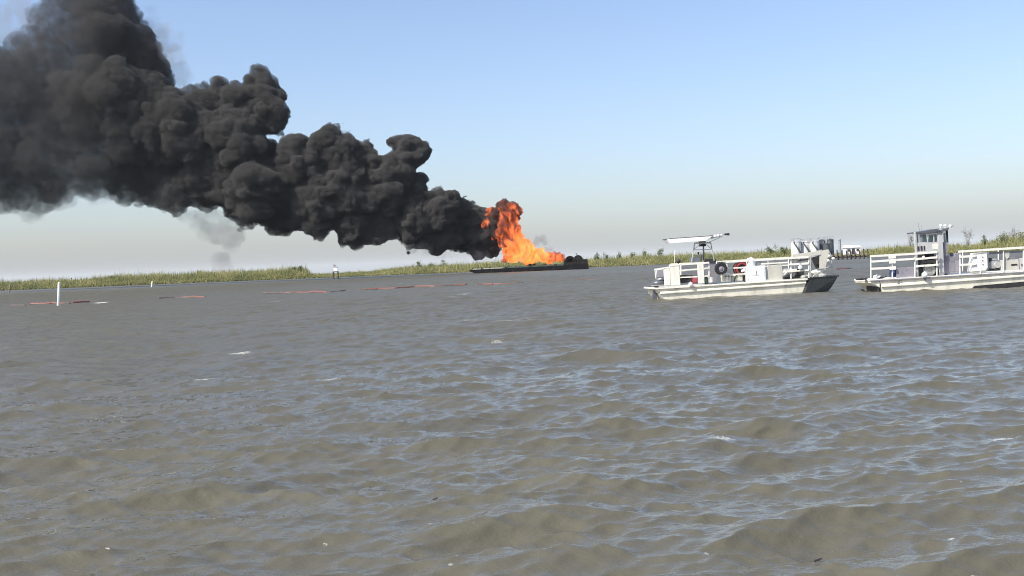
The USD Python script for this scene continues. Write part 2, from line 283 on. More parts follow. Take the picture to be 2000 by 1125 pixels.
core = at(1036, 492, DF)
mat("fire", {"g": ("geometry", {}), "n": ("noise_texture", {"scale": 0.22, "detail": 6, "roughness": 0.62, "distortion": 1.6}), "off": ("vector_math", {"math_type": "subtract", "vector2": tuple(core)}),
             "mp": ("mapping", {"scale": (1.0, 1.0, 0.6)}), "sc": ("vector_math", {"math_type": "multiply", "vector2": (0.5, 0.3, 0.75)}), "len": ("vector_math", {"math_type": "length"}),
             "hot": ("map_range", {"from_min": 1.0, "from_max": 9.0, "to_min": 0.25, "to_max": -0.03, "clamp": True}), "sum": ("math", {"math_type": "add"}),
             "e": ("rgb_ramp", {"ramp": [(0.0, (0, 0, 0)), (0.44, (0.006, 0.002, 0.001)), (0.515, (0.20, 0.025, 0.006)), (0.56, (0.95, 0.16, 0.03)), (0.66, (1.15, 0.27, 0.055)), (0.80, (1.3, 0.52, 0.10)), (0.9, (1.5, 0.85, 0.2)), (1, (1.5, 0.95, 0.3))]}),
             "v": ("principled_volume", {"color": (0.12, 0.1, 0.09), "density": 1.6, "emission_strength": 1.2})},
    [("g.position", "mp.vector"), ("mp.vector", "n.vector"), ("g.position", "off.vector1"), ("off.vector", "sc.vector1"), ("sc.vector", "len.vector1"), ("len.value", "hot.value"), ("n.fac", "sum.value1"), ("hot.result", "sum.value2"), ("sum.value", "e.fac"), ("e.color", "v.emission_color")], surface=None, volume="v.volume")
FIRE = [(985, 408, 21), (1004, 408, 14), (966, 420, 18), (990, 425, 24), (1008, 425, 11), (985, 443, 26), (1005, 446, 14), (953, 440, 14), (957, 424, 13), (1012, 412, 11), (1008, 460, 12), (948, 452, 8), (968, 455, 13), (985, 470, 16), (1002, 475, 15), (1015, 470, 10), (1010, 488, 17), (1022, 482, 14), (1033, 490, 16), (1028, 503, 16), (1000, 500, 14), (990, 490, 12), (1050, 500, 14), (1046, 490, 8), (1060, 492, 7), (1061, 486, 4.5), (1072, 504, 12), (1071, 498, 9), (1082, 498, 9), (1055, 494, 9), (1085, 503, 10), (1096, 504, 9), (1093, 497, 6), (988, 506, 9), (1040, 507, 10), (1060, 507, 8), (1020, 462, 6), (1030, 473, 8), (1024, 470, 7)]
fb = []
for px, py, r in FIRE:
    c = at(px, py, DF + _p.uniform(-1, 1)); R0 = r * S * 0.9; fb.append([*c, R0])
    for k in range(9):
        t = _p.normal(size=3); t[2] *= 1.3; t /= np.linalg.norm(t); qq = _p.uniform(0.3, 0.5); fb.append([*(c + t * R0 * (1.0 - qq * 0.5)), R0 * qq])
fire = thing("fire", "tall orange fireball and flames burning on the barge deck", "fire")
part(fire, "flames", puff_field(fb, 0.32, 1.8, 0.8, 1.9, 31), "fire", smooth=True)

# ------------------------------------------------------------------ far bank: ground, reeds, bushes
def wob(x, s, seed): return 2 * meshkit.noise(np.array([[x / s, 0.3, 0.7]]), seed)[0] - 1
SHORE = [(-700, 640), (-330, 610), (-180, 600), (-70, 585), (-20, 560), (60, 560), (110, 540), (150, 500), (185, 470), (260, 455), (420, 450), (700, 450)]
def shore_y(x): return float(np.interp(x, *zip(*SHORE))) + 2.5 * wob(x, 9, 41) + 1.0 * wob(x, 3, 42)
xs = np.arange(-700, 700.1, 2.5); rows = [(-2.5, -0.5), (-0.4, -0.12), (0.4, 0.28), (3, 0.5), (30, 0.7), (120, 0.8), (800, 0.8), (9000, 0.8)]
gv = [[x * (1 + max(0, d - 120) / 600.0), shore_y(x) + d, z + (0.06 * wob(x + d, 2, 43) if d < 4 else 0)] for d, z in rows for x in xs]; n = len(xs)
gi = [[r * n + k, r * n + k + 1, (r + 1) * n + k + 1, (r + 1) * n + k] for r in range(len(rows) - 1) for k in range(n - 1)]
keys(part(None, "marsh_ground", trimesh.Trimesh(np.array(gv), np.vstack([np.array(gi)[:, :3], np.array(gi)[:, [0, 2, 3]]]), process=False), "mud"), "low muddy river bank under the reeds", "bank", None, "structure")

def leafy(name, a, b, c, scale=0.08):
    """Reeds and leaves: tones vary over the bank, between plants and between blades."""
    mat(name, {"g": ("geometry", {}), "n": ("noise_texture", {"scale": scale, "detail": 3}), "o": ("object_info", {}), "r1": ("math", {"math_type": "multiply_add", "value2": 0.34, "value3": -0.17}), "r2": ("math", {"math_type": "multiply_add", "value2": 0.22, "value3": -0.11}), "s": ("math", {"math_type": "add"}), "s2": ("math", {"math_type": "add"}),
               "ramp": ("rgb_ramp", {"ramp": [(0.15, a), (0.5, b), (0.85, c)]}), "d": ("diffuse_bsdf", {}), "t": ("translucent_bsdf", {}), "m": ("mix_closure", {"fac": 0.25})},
        [("g.position", "n.vector"), ("o.random", "r1.value1"), ("g.random_per_island", "r2.value1"), ("n.fac", "s.value1"), ("r1.value", "s.value2"), ("s.value", "s2.value1"), ("r2.value", "s2.value2"), ("s2.value", "ramp.fac"), ("ramp.color", "d.color"), ("ramp.color", "t.color"), ("d.BSDF", "m.closure1"), ("t.BSDF", "m.closure2")], surface="m.closure")
leafy("reed", (0.18, 0.195, 0.08), (0.30, 0.295, 0.13), (0.44, 0.38, 0.21))
leafy("bush_leaf", (0.11, 0.13, 0.055), (0.16, 0.18, 0.08), (0.24, 0.24, 0.12))
leafy("dry_twig", (0.12, 0.105, 0.085), (0.16, 0.145, 0.115), (0.20, 0.18, 0.13))
mat("bark", {"p": ("principled_bsdf", {"base_color": (0.09, 0.075, 0.06), "roughness": 0.9})})

def blades(seed, n, wide, tall, w, leaf):
    r = np.random.default_rng(seed); v, f = [], []
    for _ in range(n):
        x, y = r.normal(0, wide / 2.2, 2); h = tall * r.uniform(0.55, 1.0) * (1 - 0.25 * min(1, math.hypot(x, y) / wide)); a = r.uniform(0, np.pi); lean = r.normal(0, 0.10 * h, 2)
        d = np.array([math.cos(a), math.sin(a), 0]) * w * r.uniform(0.6, 1.4); b0 = np.array([x, y, -0.3]); m = b0 + (*lean * 0.35, h * 0.55); t = b0 + (*lean, h)
        k = len(v); v += [b0 - d / 2, b0 + d / 2, m - d * 0.45, m + d * 0.45, t]; f += [[k, k + 1, k + 3], [k, k + 3, k + 2], [k + 2, k + 3, k + 4]]
        for _ in range(leaf):
            p = b0 + (np.array([*lean, h])) * r.uniform(0.45, 1.0); g = r.normal(size=3); g[2] = abs(g[2]) * 0.7; g *= 0.55 / np.linalg.norm(g) * r.uniform(0.6, 1.3); s = np.cross(g, r.normal(size=3)); s *= 0.10 / np.linalg.norm(s)
            k = len(v); v += [p - s, p + s, p + g]; f.append([k, k + 1, k + 2])
    return trimesh.Trimesh(np.array(v), np.array(f), process=False)

TOPS = [(-300, 552), (-100, 548), (0, 545), (60, 543), (100, 540), (150, 541), (200, 535), (300, 529), (350, 530), (400, 525), (480, 523), (540, 519), (585, 517), (599, 518), (604, 531), (650, 532), (690, 528), (730, 526), (760, 521), (800, 516), (850, 514), (900, 511), (960, 507), (1060, 504), (1150, 501), (1180, 498), (1210, 499), (1250, 494), (1300, 493),
        (1400, 489), (1500, 486), (1530, 483), (1550, 480), (1600, 490), (1640, 494), (1690, 484), (1720, 479), (1760, 475), (1800, 473), (1860, 474), (1900, 474), (1930, 470), (1955, 460), (1970, 456), (2000, 458), (2060, 455), (2200, 452), (2500, 440)]
def reed_top(x, y): return EYE_Z + y * ((561 - 0.04 * (1000 + x / y * F)) - np.interp(1000 + x / y * F, *zip(*TOPS))) / F
protos = UsdGeom.PointInstancer.Define(stage, "/World/marsh_reeds"); pth = []
for k in range(6):
    m = usdkit.mesh(stage, f"/World/marsh_reeds/clumps/reed_clump_{k:03d}", blades(100 + k, 60, 2.8, 1.0, 0.26, 3), "/World/Looks/reed"); pth.append(m.GetPath())
_g = np.random.default_rng(12); pos, idx, scl, ori = [], [], [], []
for d, step, hk in [(0.3, 0.9, 0.30), (1.4, 1.0, 0.5), (3.2, 1.2, 0.72), (6, 1.4, 0.86), (10, 1.6, 0.95), (16, 1.8, 1.0), (24, 2.2, 1.0), (36, 2.8, 1.0), (50, 4, 0.98)]:
    x = -345.0
    while x < 330:
        x += step * _g.uniform(0.6, 1.4); y = shore_y(x) + d + _g.uniform(-0.3, 0.3) * (1 + d * 0.3); top = reed_top(x, y); px = 1000 + x / y * F
        if 1545 < px < 1690 and d < 12 and (px < 1612 or px > 1640) and d < 3: continue
        patch = 0.86 + 0.24 * meshkit.noise(np.array([[x / 7, y / 9, 0.0]]), 51)[0]
        h = 1.12 * max(0.8, (top - 0.4) * hk) * patch * _g.uniform(0.90, 1.06) 
        pos.append((x, y, 0.3)); idx.append(int(_g.integers(6))); w = _g.uniform(0.8, 1.25); scl.append((w, w, h)); a = _g.uniform(0, np.pi); ori.append(Gf.Quath(float(math.cos(a)), 0, 0, float(math.sin(a))))
protos.CreatePrototypesRel().SetTargets(pth); protos.CreatePositionsAttr(Vt.Vec3fArray.FromNumpy(np.array(pos, np.float32))); protos.CreateProtoIndicesAttr(Vt.IntArray(idx)); protos.CreateScalesAttr(Vt.Vec3fArray.FromNumpy(np.array(scl, np.float32))); protos.CreateOrientationsAttr(Vt.QuathArray(ori))
keys(protos.GetPrim(), "yellow-green reeds and marsh grass along the far bank", "reeds", None, "stuff")

def bush(seed, w, h, bare):
    r = np.random.default_rng(seed); tr, cr = [], []
    for k in range(3 if not bare else 6):
        a = r.uniform(0, 2 * np.pi); top = np.array([math.cos(a) * w * r.uniform(0.1, 0.35), math.sin(a) * w * r.uniform(0.1, 0.35), h * r.uniform(0.7, 0.98)]); mid = top * (0.4, 0.4, 0.55)
        tr += [rod((0, 0, -0.3), mid, 0.10, 5, 0.07), rod(mid, top, 0.07, 5, 0.02)]
        for q in range(7 if bare else 3):
            t = r.uniform(0.4, 1.0); b = mid + (top - mid) * t; e = b + r.normal(size=3) * (0.22 * w, 0.22 * w, 0.16 * h) + (0, 0, 0.1 * h); tr.append(rod(b, e, 0.04, 4, 0.015))
    nl = 60 if bare else 420; cl = [r.normal(size=3) * (0.22 * w, 0.22 * w, 0.16 * h) + (0, 0, 0.62 * h) for _ in range(9)]; v, f = [], []
    for k in range(nl):
        p = cl[k % 9] + r.normal(size=3) * (0.13 * w, 0.13 * w, 0.09 * h); g = r.normal(size=3); s = r.normal(size=3); g *= r.uniform(0.2, 0.42) / np.linalg.norm(g); s = np.cross(g, s); s *= 0.16 / np.linalg.norm(s)
        i = len(v); v += [p - g, p + s, p + g, p - s]; f += [[i, i + 1, i + 2], [i, i + 2, i + 3]]
    return trimesh.util.concatenate(tr), trimesh.Trimesh(np.array(v), np.array(f), process=False)
# pixel of the foot, distance behind the shore line, width, height, kind, label
BUSHES = [(218, 546, 14, 2.6, 6.2, 0, "small dark bush rising above the reeds, right of the dark thin pole", None), (392, 540, 20, 5.0, 6.6, 0, "dark low bush on the left bank, between the short pale post and twin-pile marker", None),
          (590, 535, 10, 3.4, 7.0, 0, "dark bush at the abrupt right end of the tall left reed bank", None), (578, 535, 14, 3.0, 6.6, 0, "smaller bush left of the one that ends the tall left reed bank", None),
          (820, 522, 20, 4.0, 5.6, 0, "leftmost of the three bushes under the smoke on the middle bank", "bushes under the smoke"), (845, 521, 22, 3.6, 5.8, 0, "middle one of the three bushes under the smoke on the middle bank", "bushes under the smoke"), (868, 520, 20, 4.4, 5.6, 0, "rightmost of the three bushes under the smoke, nearest the barge", "bushes under the smoke"),
          (1168, 512, 14, 2.6, 6.2, 0, "rounded green bush nearest the burnt deckhouse", None), (1187, 512, 20, 2.8, 7.0, 0, "bush second from the burnt deckhouse in the row right of the barge", "bushes right of the barge"), (1212, 512, 22, 3.0, 6.6, 0, "bush third from the burnt deckhouse in the row right of the barge", "bushes right of the barge"),
          (1236, 510, 20, 2.6, 7.0, 0, "bush fourth from the burnt deckhouse, third from the white-roofed boat", "bushes right of the barge"), (1262, 510, 20, 3.2, 7.2, 0, "bush just left of the left boat's stern in the row behind it", "bushes right of the barge"), (1290, 508, 20, 2.8, 7.4, 0, "bush right above the left boat's stern and outboard motor", "bushes right of the barge"),
          (1508, 503, 10, 4.4, 6.6, 0, "olive bush left of the pale storage tanks", None), (1532, 502, 8, 3.6, 6.2, 0, "brownish bush touching the leftmost pale storage tank", None),
          (1780, 496, 24, 4.4, 8.6, 1, "bare grey shrub just left of the wheelhouse of the right boat", None), (1815, 495, 26, 3.4, 6.6, 1, "bare shrub seen behind the wheelhouse of the right boat", None), (1893, 492, 24, 5.5, 9.2, 1, "bare grey shrub above the bank, right of the wheelhouse", None),
          (1962, 489, 14, 4.6, 8.6, 0, "olive bush at the left of the tall clump on the far right bank", None), (1982, 488, 20, 5.0, 9.4, 1, "bare twiggy shrub on top of the tall clump at the right edge", None), (2003, 488, 14, 6, 8.0, 0, "olive bush cut by the right edge of the picture", None), (1925, 491, 18, 4.0, 6.2, 0, "low dark green bush behind the right boat's long top rail", None)]
for k, (px, py, back, w, h, bare, label, group) in enumerate(BUSHES):
    y = shore_y((px - 1000) / F * 540) + back; x = (px - 1000) / F * y
    tr, cr = bush(300 + k, w, h, bare); b = thing("bare_shrub" if bare else "marsh_bush", label, "bush", group, loc=(x, y, 0.5))
    part(b, "trunk", tr, "dry_twig" if bare else "bark"); part(b, "crown", cr, "dry_twig" if bare else "bush_leaf")

# ------------------------------------------------------------------ burning barge
mat("char", {"t": ("texture_coordinate", {}), "n": ("noise_texture", {"scale": 1.3, "detail": 5}), "c": ("rgb_ramp", {"ramp": [(0.3, (0.008, 0.008, 0.009)), (0.6, (0.02, 0.019, 0.018)), (0.8, (0.05, 0.04, 0.032))]}), "p": ("principled_bsdf", {"roughness": 0.75, "specular_ior_level": 0.12})}, [("t.object", "n.vector"), ("n.fac", "c.fac"), ("c.color", "p.base_color")])
mat("barge_black", {"t": ("texture_coordinate", {}), "n": ("noise_texture", {"scale": 0.7, "detail": 5}), "c": ("rgb_ramp", {"ramp": [(0.35, (0.005, 0.005, 0.007)), (0.6, (0.010, 0.010, 0.011)), (0.8, (0.028, 0.022, 0.016))]}), "p": ("principled_bsdf", {"roughness": 0.6, "specular_ior_level": 0.12})}, [("t.object", "n.vector"), ("n.fac", "c.fac"), ("c.color", "p.base_color")])
paint("barge_green", (0.035, 0.055, 0.040), 0.6, dirt=0.7, scale=0.4, dirt_color=(0.02, 0.018, 0.015))
paint("ash_grey", (0.30, 0.30, 0.27), 0.8, dirt=0.6, scale=0.5)
b0 = at(935, 534.0, 388.0); b1 = at(1150, 525.4, 388.0); ang = math.atan2(b1[1] - b0[1], b1[0] - b0[0]); BL = np.hypot(*(b1 - b0)[:2])
M = trimesh.transformations.translation_matrix((b0[0], b0[1], 0)) @ trimesh.transformations.rotation_matrix(ang, [0, 0, 1])
barge = thing("barge", "long low black barge burning in front of the far bank", "barge", matrix=M)
W = 9.5; hl, hr = 1.35, 1.75    # freeboard at the left and right end
part(barge, "hull", [hull([(0, 0, -0.6), (0, W, -0.6), (-3.3, 0, hl), (-3.3, W, hl), (-3.0, 0, hl - 0.5), (-3.0, W, hl - 0.5), (BL, 0, -0.6), (BL, W, -0.6), (BL, 0, hr), (BL, W, hr)])], "barge_black")
zd = lambda x: hl + (hr - hl) * x / BL
part(barge, "deck_coaming", [hull([(8, 0.8, zd(8) + 0.02), (BL - 9, 0.8, zd(BL - 9) + 0.02), (8, 0.9, zd(8) + 0.55), (BL - 9, 0.9, zd(BL - 9) + 0.5), (8, W - 0.8, zd(8) + 0.02), (BL - 9, W - 0.8, zd(BL - 9) + 0.02), (8, W - 0.9, zd(8) + 0.55), (BL - 9, W - 0.9, zd(BL - 9) + 0.5)])], "barge_green")
for k in range(10): part(barge, "rubbing_bar", box(1.5 + 4 * k, 1.62 + 4 * k, -0.08, -0.003, 0.1, zd(4 * k) - 0.1), "barge_black")
for x in (1.0, 9.5, 18.0, 27.0, 33.0): part(barge, "mooring_bitt", [rod((x, 0.4, zd(x)), (x, 0.4, zd(x) + 0.6), 0.14), rod((x + 0.5, 0.4, zd(x)), (x + 0.5, 0.4, zd(x) + 0.6), 0.14), rod((x - 0.3, 0.4, zd(x) + 0.45), (x + 0.8, 0.4, zd(x) + 0.45), 0.08)], "char")
rr = np.random.default_rng(5)
def wreck(x0, x1, h, n, y0=1.2, y1=W - 1.2):
    m = []
    for _ in range(n):
        x = rr.uniform(x0, x1); y = rr.uniform(y0, y1); hh = h * (1 - ((x - (x0 + x1) / 2) / ((x1 - x0) / 2)) ** 2 * 0.7) * rr.uniform(0.3, 1.0)
        if rr.random() < 0.5: m.append(rod((x, y, zd(x)), (x + rr.normal() * 0.7, y + rr.normal() * 0.6, zd(x) + hh), 0.09, 5))
        else: b = ball((x, y, zd(x) + hh * 0.4), hh * 0.5, 1, (1, 1, 1)); b.vertices += rr.normal(size=b.vertices.shape) * hh * 0.07; m.append(b)
    return m
part(barge, "burnt_pile", wreck(17.2, 20.2, 2.2, 26), "char", label="heap of blackened wreckage at the foot of the brightest flames")
part(barge, "burnt_pile", wreck(21.5, 27.0, 1.1, 40), "char", label="low strewn wreckage under the right-hand flames")
part(barge, "burnt_pile", wreck(8.5, 16.0, 0.7, 30), "char", label="low strewn wreckage under the left-hand flames")
part(barge, "ash_heap", [ball((x, 1.0 + 0.3 * (k % 3), zd(x) + 0.12), 0.45, 1, (2.6, 1, 0.55)) for k, x in enumerate((-1.0, 0.6, 2.2, 3.3, 5.0, 6.4, 7.9, 9.4))], "ash_grey", label="pale ash and debris along the left end of the deck", kind="stuff")
# burnt deckhouse and winch at the right end
xe = BL - 8.6; dh = thing("burnt_deckhouse", "blackened collapsed deckhouse with two humps on the right end of the barge", "wreck", matrix=M @ trimesh.transformations.translation_matrix((xe, 2.0, zd(xe) + 0.012)))
part(dh, "base_block", [box(0, 8.2, 0, 5, 0, 0.9, 0.1), box(6.6, 8.5, 0.3, 4.6, 0.0, 1.9, 0.1)], "char")
arch = lambda x, r, h, y: [rod((x + r * math.cos(a), y, 0.7 + h * math.sin(a)), (x + r * math.cos(a + 0.32), y, 0.7 + h * math.sin(a + 0.32)), 0.22, 6) for a in np.arange(0, np.pi - 0.1, 0.31)]
part(dh, "buckled_frame", arch(2.2, 2.0, 2.4, 0.4) + arch(2.2, 2.0, 2.2, 3.5), "char"); part(dh, "collapsed_roof", [hull([(0.9, 0.4, 2.6), (3.0, 0.3, 2.9), (3.3, 4, 2.4), (1, 4, 2.5), (2.0, 2, 3.1), (1.3, 0.6, 2.2), (3.1, 0.6, 2.3)])], "char")
part(dh, "scorched_wall", [hull([(0.4, 3.2, 0.9), (3.9, 3.2, 0.9), (0.9, 3.2, 2.4), (2.6, 3.2, 3.1), (3.7, 3.2, 2.1), (0.4, 3.4, 0.9), (3.9, 3.4, 0.9), (0.9, 3.4, 2.4), (2.6, 3.4, 3.1), (3.7, 3.4, 2.1)])], "char"); part(dh, "winch_drum", [lathe([(0, -1.4), (1.55, -1.4), (1.55, -1.1), (1.0, -1.0), (1.0, 1.0), (1.55, 1.1), (1.55, 1.4), (0, 1.4)], 16, (5.2, 2.2, 1.9), "y")], "char")
part(dh, "engine_block", [hull([(4.0, 0.5, 0.8), (7.0, 0.5, 0.8), (4.3, 0.5, 2.6), (5.8, 0.4, 3.25), (6.8, 0.6, 2.2), (4.0, 4, 0.8), (7, 4, 0.8), (4.6, 4, 2.8), (6.6, 4, 2.4)])], "char"); part(dh, "exhaust_stack", [rod((5.0, 1.0, 2.6), (4.7, 1.0, 3.9), 0.14), rod((4.7, 1, 3.9), (4.4, 1, 4.0), 0.12)], "char")
part(dh, "bent_post", rod((3.2, 0.3, 0.8), (3.6, 0.5, 2.5), 0.16), "char"); part(dh, "bent_post", rod((0.2, 0.3, 0.8), (1.1, 0.3, 2.4), 0.16), "char")

# ------------------------------------------------------------------ posts, marker, tanks, pier
paint("post_white", (0.72, 0.72, 0.68), 0.6, dirt=0.4, scale=3); paint("post_dark", (0.05, 0.042, 0.035), 0.85, dirt=0.5, scale=2); paint("weathered_wood", (0.20, 0.175, 0.14), 0.9, dirt=0.5, scale=2); paint("grey_steel", (0.30, 0.31, 0.32), 0.5, 0.3)
def post(px, py, tx, ty, r, m, label, cap=True, name="post"):
    o = on_water(px, py); k = o[1] / F; t = thing(name, label, "post", loc=(o[0], o[1], 0)); top = at(tx, ty, o[1]) - (o[0], o[1], 0)
    part(t, "shaft", rod((0, 0, -0.8), top, r, 12, r * 0.95), m)
    part(t, "cap", rod(top, top + (0, 0, r * 0.7), r * 1.12, 12, r * 0.4), m)
post(112, 597, 115.5, 553, 0.115, "post_white", "tall white post standing in the water beside the left oil boom", name="marker_post")
post(16, 572, 20, 556, 0.20, "weathered_wood", "faint pale post in the water near the left edge", name="marker_post"); post(295, 561, 297.5, 550, 0.22, "post_white", "short pale post in the water before the left bank", name="marker_post")
post(140, 561.5, 139.3, 543, 0.32, "post_dark", "thin dark pole standing at the foot of the left bank", name="dark_pole")
o = on_water(656, 545.5); k = o[1] / F; mk = thing("channel_marker", "white daymark on two dark piles in front of the middle bank", "marker", loc=(o[0], o[1], 0))
for x in (-4.2, 4.6): part(mk, "pile", rod((x * k, 0, -1), (x * k, 0, 15.5 * k), 1.5 * k, 10), "post_dark")
part(mk, "crossbeam", box(-5.5 * k, 5.8 * k, -0.25, 0.25, 14.0 * k, 15.6 * k), "post_dark"); part(mk, "daymark_board", box(-3.4 * k, 3.4 * k, -0.32, -0.26, 15.8 * k, 22.0 * k), "post_white")
part(mk, "mast", rod((-1.5 * k, 0, 15.6 * k), (-1.8 * k, 0, 28 * k), 0.07), "grey_steel"); part(mk, "solar_panel", hull([(-4.5 * k, -0.3, 25.5 * k), (1.5 * k, -0.3, 23.5 * k), (-4.5 * k, 0.5, 30 * k), (1.5 * k, 0.5, 28 * k), (-4.5 * k, 0.56, 30 * k), (1.5 * k, 0.56, 28 * k)]), "grey_steel"); part(mk, "lamp", rod((3 * k, 0, 22 * k), (3 * k, 0, 24.5 * k), 0.16), "grey_steel")
o = at(967, 502.5, 556); t = thing("white_beacon", "tiny white beacon on a pole behind the left flames", "beacon", loc=(o[0], o[1], 0.6)); part(t, "lamp_house", lathe([(0, o[2] - 1.2), (0.55, o[2] - 1.2), (0.65, o[2] - 0.6), (0.55, o[2]), (0, o[2] + 0.2)], 12), "post_white"); part(t, "pole", rod((0, 0, -0.5), (0, 0, o[2] - 1.19), 0.09), "grey_steel")

paint("tank_pale", (0.62, 0.63, 0.61), 0.55, dirt=0.25, scale=0.6); paint("tank_dark", (0.045, 0.055, 0.062), 0.5, dirt=0.5, scale=0.5, dirt_color=(0.09, 0.10, 0.10)); paint("white_paint", (0.74, 0.74, 0.71), 0.45, dirt=0.25, scale=1.5)
DT = 452.0; KT = DT / F
def hz_px(x): return 561 - 0.04 * x
def tank(px0, px1, top, d, m, label, stair, group=None):
    c = at((px0 + px1) / 2, 500, DT + d); r = (px1 - px0) / 2 * (DT + d) / F; h = EYE_Z + (hz_px((px0 + px1) / 2) - top) * (DT + d) / F
    t = thing("storage_tank", label, "tank", group, loc=(c[0], c[1], 0)); z0 = 0.9
    part(t, "shell", lathe([(0, z0), (r, z0), (r, h - 0.4), (r - 0.05, h - 0.35), (0, h)], 28), m, smooth=30)
    part(t, "rim", lathe([(r + 0.002, h - 0.55), (r + 0.12, h - 0.55), (r + 0.12, h - 0.4), (r + 0.002, h - 0.4)], 28), "tank_dark")
    if stair:
        sv, sf = [], []
        for q in range(15):
            a = np.pi * 1.30 + q / 14 * np.pi * 0.52; z = h - 0.3 - q / 14 * (h - 1.6)
            for rr_, zz in ((r + 0.01, z), (r + 0.75, z), (r + 0.75, z - 0.9), (r + 0.01, z - 0.9)): sv.append((rr_ * math.cos(a), rr_ * math.sin(a), zz))
            if q: b = 4 * q; sf += [[b - 4 + i, b + i, b + (i + 1) % 4] for i in range(4)] + [[b - 4 + i, b + (i + 1) % 4, b - 4 + (i + 1) % 4] for i in range(4)]
        part(t, "spiral_stair", trimesh.Trimesh(np.array(sv), np.array(sf), process=False), "tank_dark")
        for q in range(0, 15, 2): part(t, "stair_post", rod(np.array(sv[4 * q + 1]), np.array(sv[4 * q + 1]) + (0, 0, 1.1), 0.05, 5), "tank_dark")
    part(t, "roof_rail", [rod((r * 0.95 * math.cos(a), r * 0.95 * math.sin(a), h - 0.3), (r * 0.95 * math.cos(a), r * 0.95 * math.sin(a), h + 0.8), 0.05, 5) for a in np.arange(0, 6.2, 0.7)] + [trimesh.creation.torus(r * 0.95, 0.05, 20, 5).apply_translation((0, 0, h + 0.8))], "grey_steel")
tank(1546, 1565, 470, 0, "tank_pale", "leftmost of the three pale storage tanks with a dark spiral stair", True); tank(1564, 1583.5, 470.5, 1.5, "tank_pale", "middle one of the three pale storage tanks", True); tank(1582, 1601, 470, 0, "tank_pale", "pale storage tank next to the tall dark tanks", True)
tank(1600, 1613, 467, 2, "tank_dark", "tall dark tank right beside the pale tanks", False); tank(1616, 1629, 466, 2, "tank_dark", "tall dark tank at the right end of the tank row", False); tank(1608, 1622, 474, -2.5, "tank_dark", "shorter black tank in front between the tall dark ones", False)
c = at(1615, 500, DT); pl = thing("tank_platform", "dark piled platform under the storage tanks", "platform", loc=(c[0], c[1], 0))
part(pl, "deck", box(-16, 8, -4, 7, 0.55, 0.88), "weathered_wood")
for x in np.arange(-15, 8, 3.2): part(pl, "pile", rod((x, -3.6, -1.5), (x, -3.6, 0.54), 0.2), "post_dark")
o = on_water(1641, 507); vt = thing("vent_stack", "slim grey stack on the pier right of the dark tanks", "stack", loc=(o[0], o[1], 0)); part(vt, "pipe", rod((0, 0, 2.2), (0, 0, 6.3), 0.42, 12), "grey_steel"); part(vt, "cap", lathe([(0.42, 6.3), (0.6, 6.3), (0.3, 6.6), (0, 6.6)], 12), "grey_steel"); part(vt, "stand", [rod((x, y, -1), (x * 0.6, y * 0.6, 2.3), 0.12) for x in (-0.7, 0.7) for y in (-0.7, 0.7)], "post_dark")
o = on_water(1664, 506.5); pr = thing("pier", "dark timber pier with a pale hut, right of the tanks", "pier", loc=(o[0], o[1], 0)); part(pr, "deck", box(-6.5, 4.5, -2, 2, 1.35, 1.6), "weathered_wood")
for x in np.arange(-6.2, 4.6, 1.32): part(pr, "pile", rod((x, -1.9, -1), (x + rr.normal() * 0.08, -1.9, 1.9 + rr.uniform(0, 1.2)), 0.19), "post_dark"); part(pr, "pile", rod((x, 1.8, -1), (x, 1.8, 1.34), 0.19), "post_dark")
part(pr, "lower_beam", box(-6.4, 4.4, -1.68, -1.5, 0.5, 1.0), "post_dark")
ht = thing("pier_hut", "small pale hut with dark openings standing on the timber pier", "hut", loc=(o[0], o[1], 1.604)); part(ht, "wall", [box(-2.2, 2.2, -1.5, 1.5, 0, 2.0)], "white_paint"); part(ht, "roof", hull([(-2.5, -1.8, 2.004), (2.5, -1.8, 2.004), (-2.5, 1.8, 2.004), (2.5, 1.8, 2.004), (-2.4, 0.3, 2.7), (2.4, 0.3, 2.7)]), "white_paint"); part(ht, "door", box(-0.4, 0.5, -1.54, -1.503, 0.02, 1.7), "post_dark"); part(ht, "window", box(-1.8, -0.9, -1.54, -1.503, 0.8, 1.5), "post_dark"); part(ht, "window", box(1.0, 1.8, -1.54, -1.503, 0.8, 1.5), "post_dark")

# ------------------------------------------------------------------ floating oil boom
paint("boom_red", (0.17, 0.065, 0.052), 0.6, dirt=0.5, scale=1.2, dirt_color=(0.12, 0.05, 0.04)); paint("boom_dark", (0.085, 0.06, 0.055), 0.7, dirt=0.5)
BOOM = [(20, 598, 50, 597, "dark oil boom section farthest left, left of the white post"), (62, 595, 100, 594, "faint oil boom section touching the white post's left side"), (101, 594, 138, 593, "dark red oil boom section passing behind the foot of the white post"), (141, 592.5, 176, 590.5, "red oil boom section just right of the white post"),
        (312, 584, 340, 582.5, "dark short oil boom section of the pair right of the white post"), (345, 582, 401, 580.5, "dark red longer oil boom section of the pair right of the white post"), (514, 574, 556, 573, "dark left end of the long boom line before the barge"), (558, 573, 600, 572, "red boom section second from the left end of the long boom line"), (602, 572, 640, 571.5, "boom section below the twin-pile marker, fading right"), (645, 571.2, 674, 569.5, "faint dark boom section right of the twin-pile marker"),
        (700, 567, 735, 565.5, "pale red boom section at the middle of the long boom line"), (737, 565.5, 772, 564, "pinkish red boom section third from the middle of the line"), (774, 564, 808, 562, "dark red boom section left of the barge's left tip"), (812, 561.5, 850, 560, "red boom section before the reeds left of the barge"), (853, 560, 910, 557.5, "long red boom section just left below the barge's tip"), (925, 557.5, 962, 556, "red boom section below the barge's left end"), (964, 556, 1024, 553.5, "right end of the long boom line, below the fire"),
        (1118, 548, 1164, 546.5, "separate dark boom section below the burnt deckhouse"), (1634, 527, 1664, 525, "reddish boom section in the gap between the two white boats")]
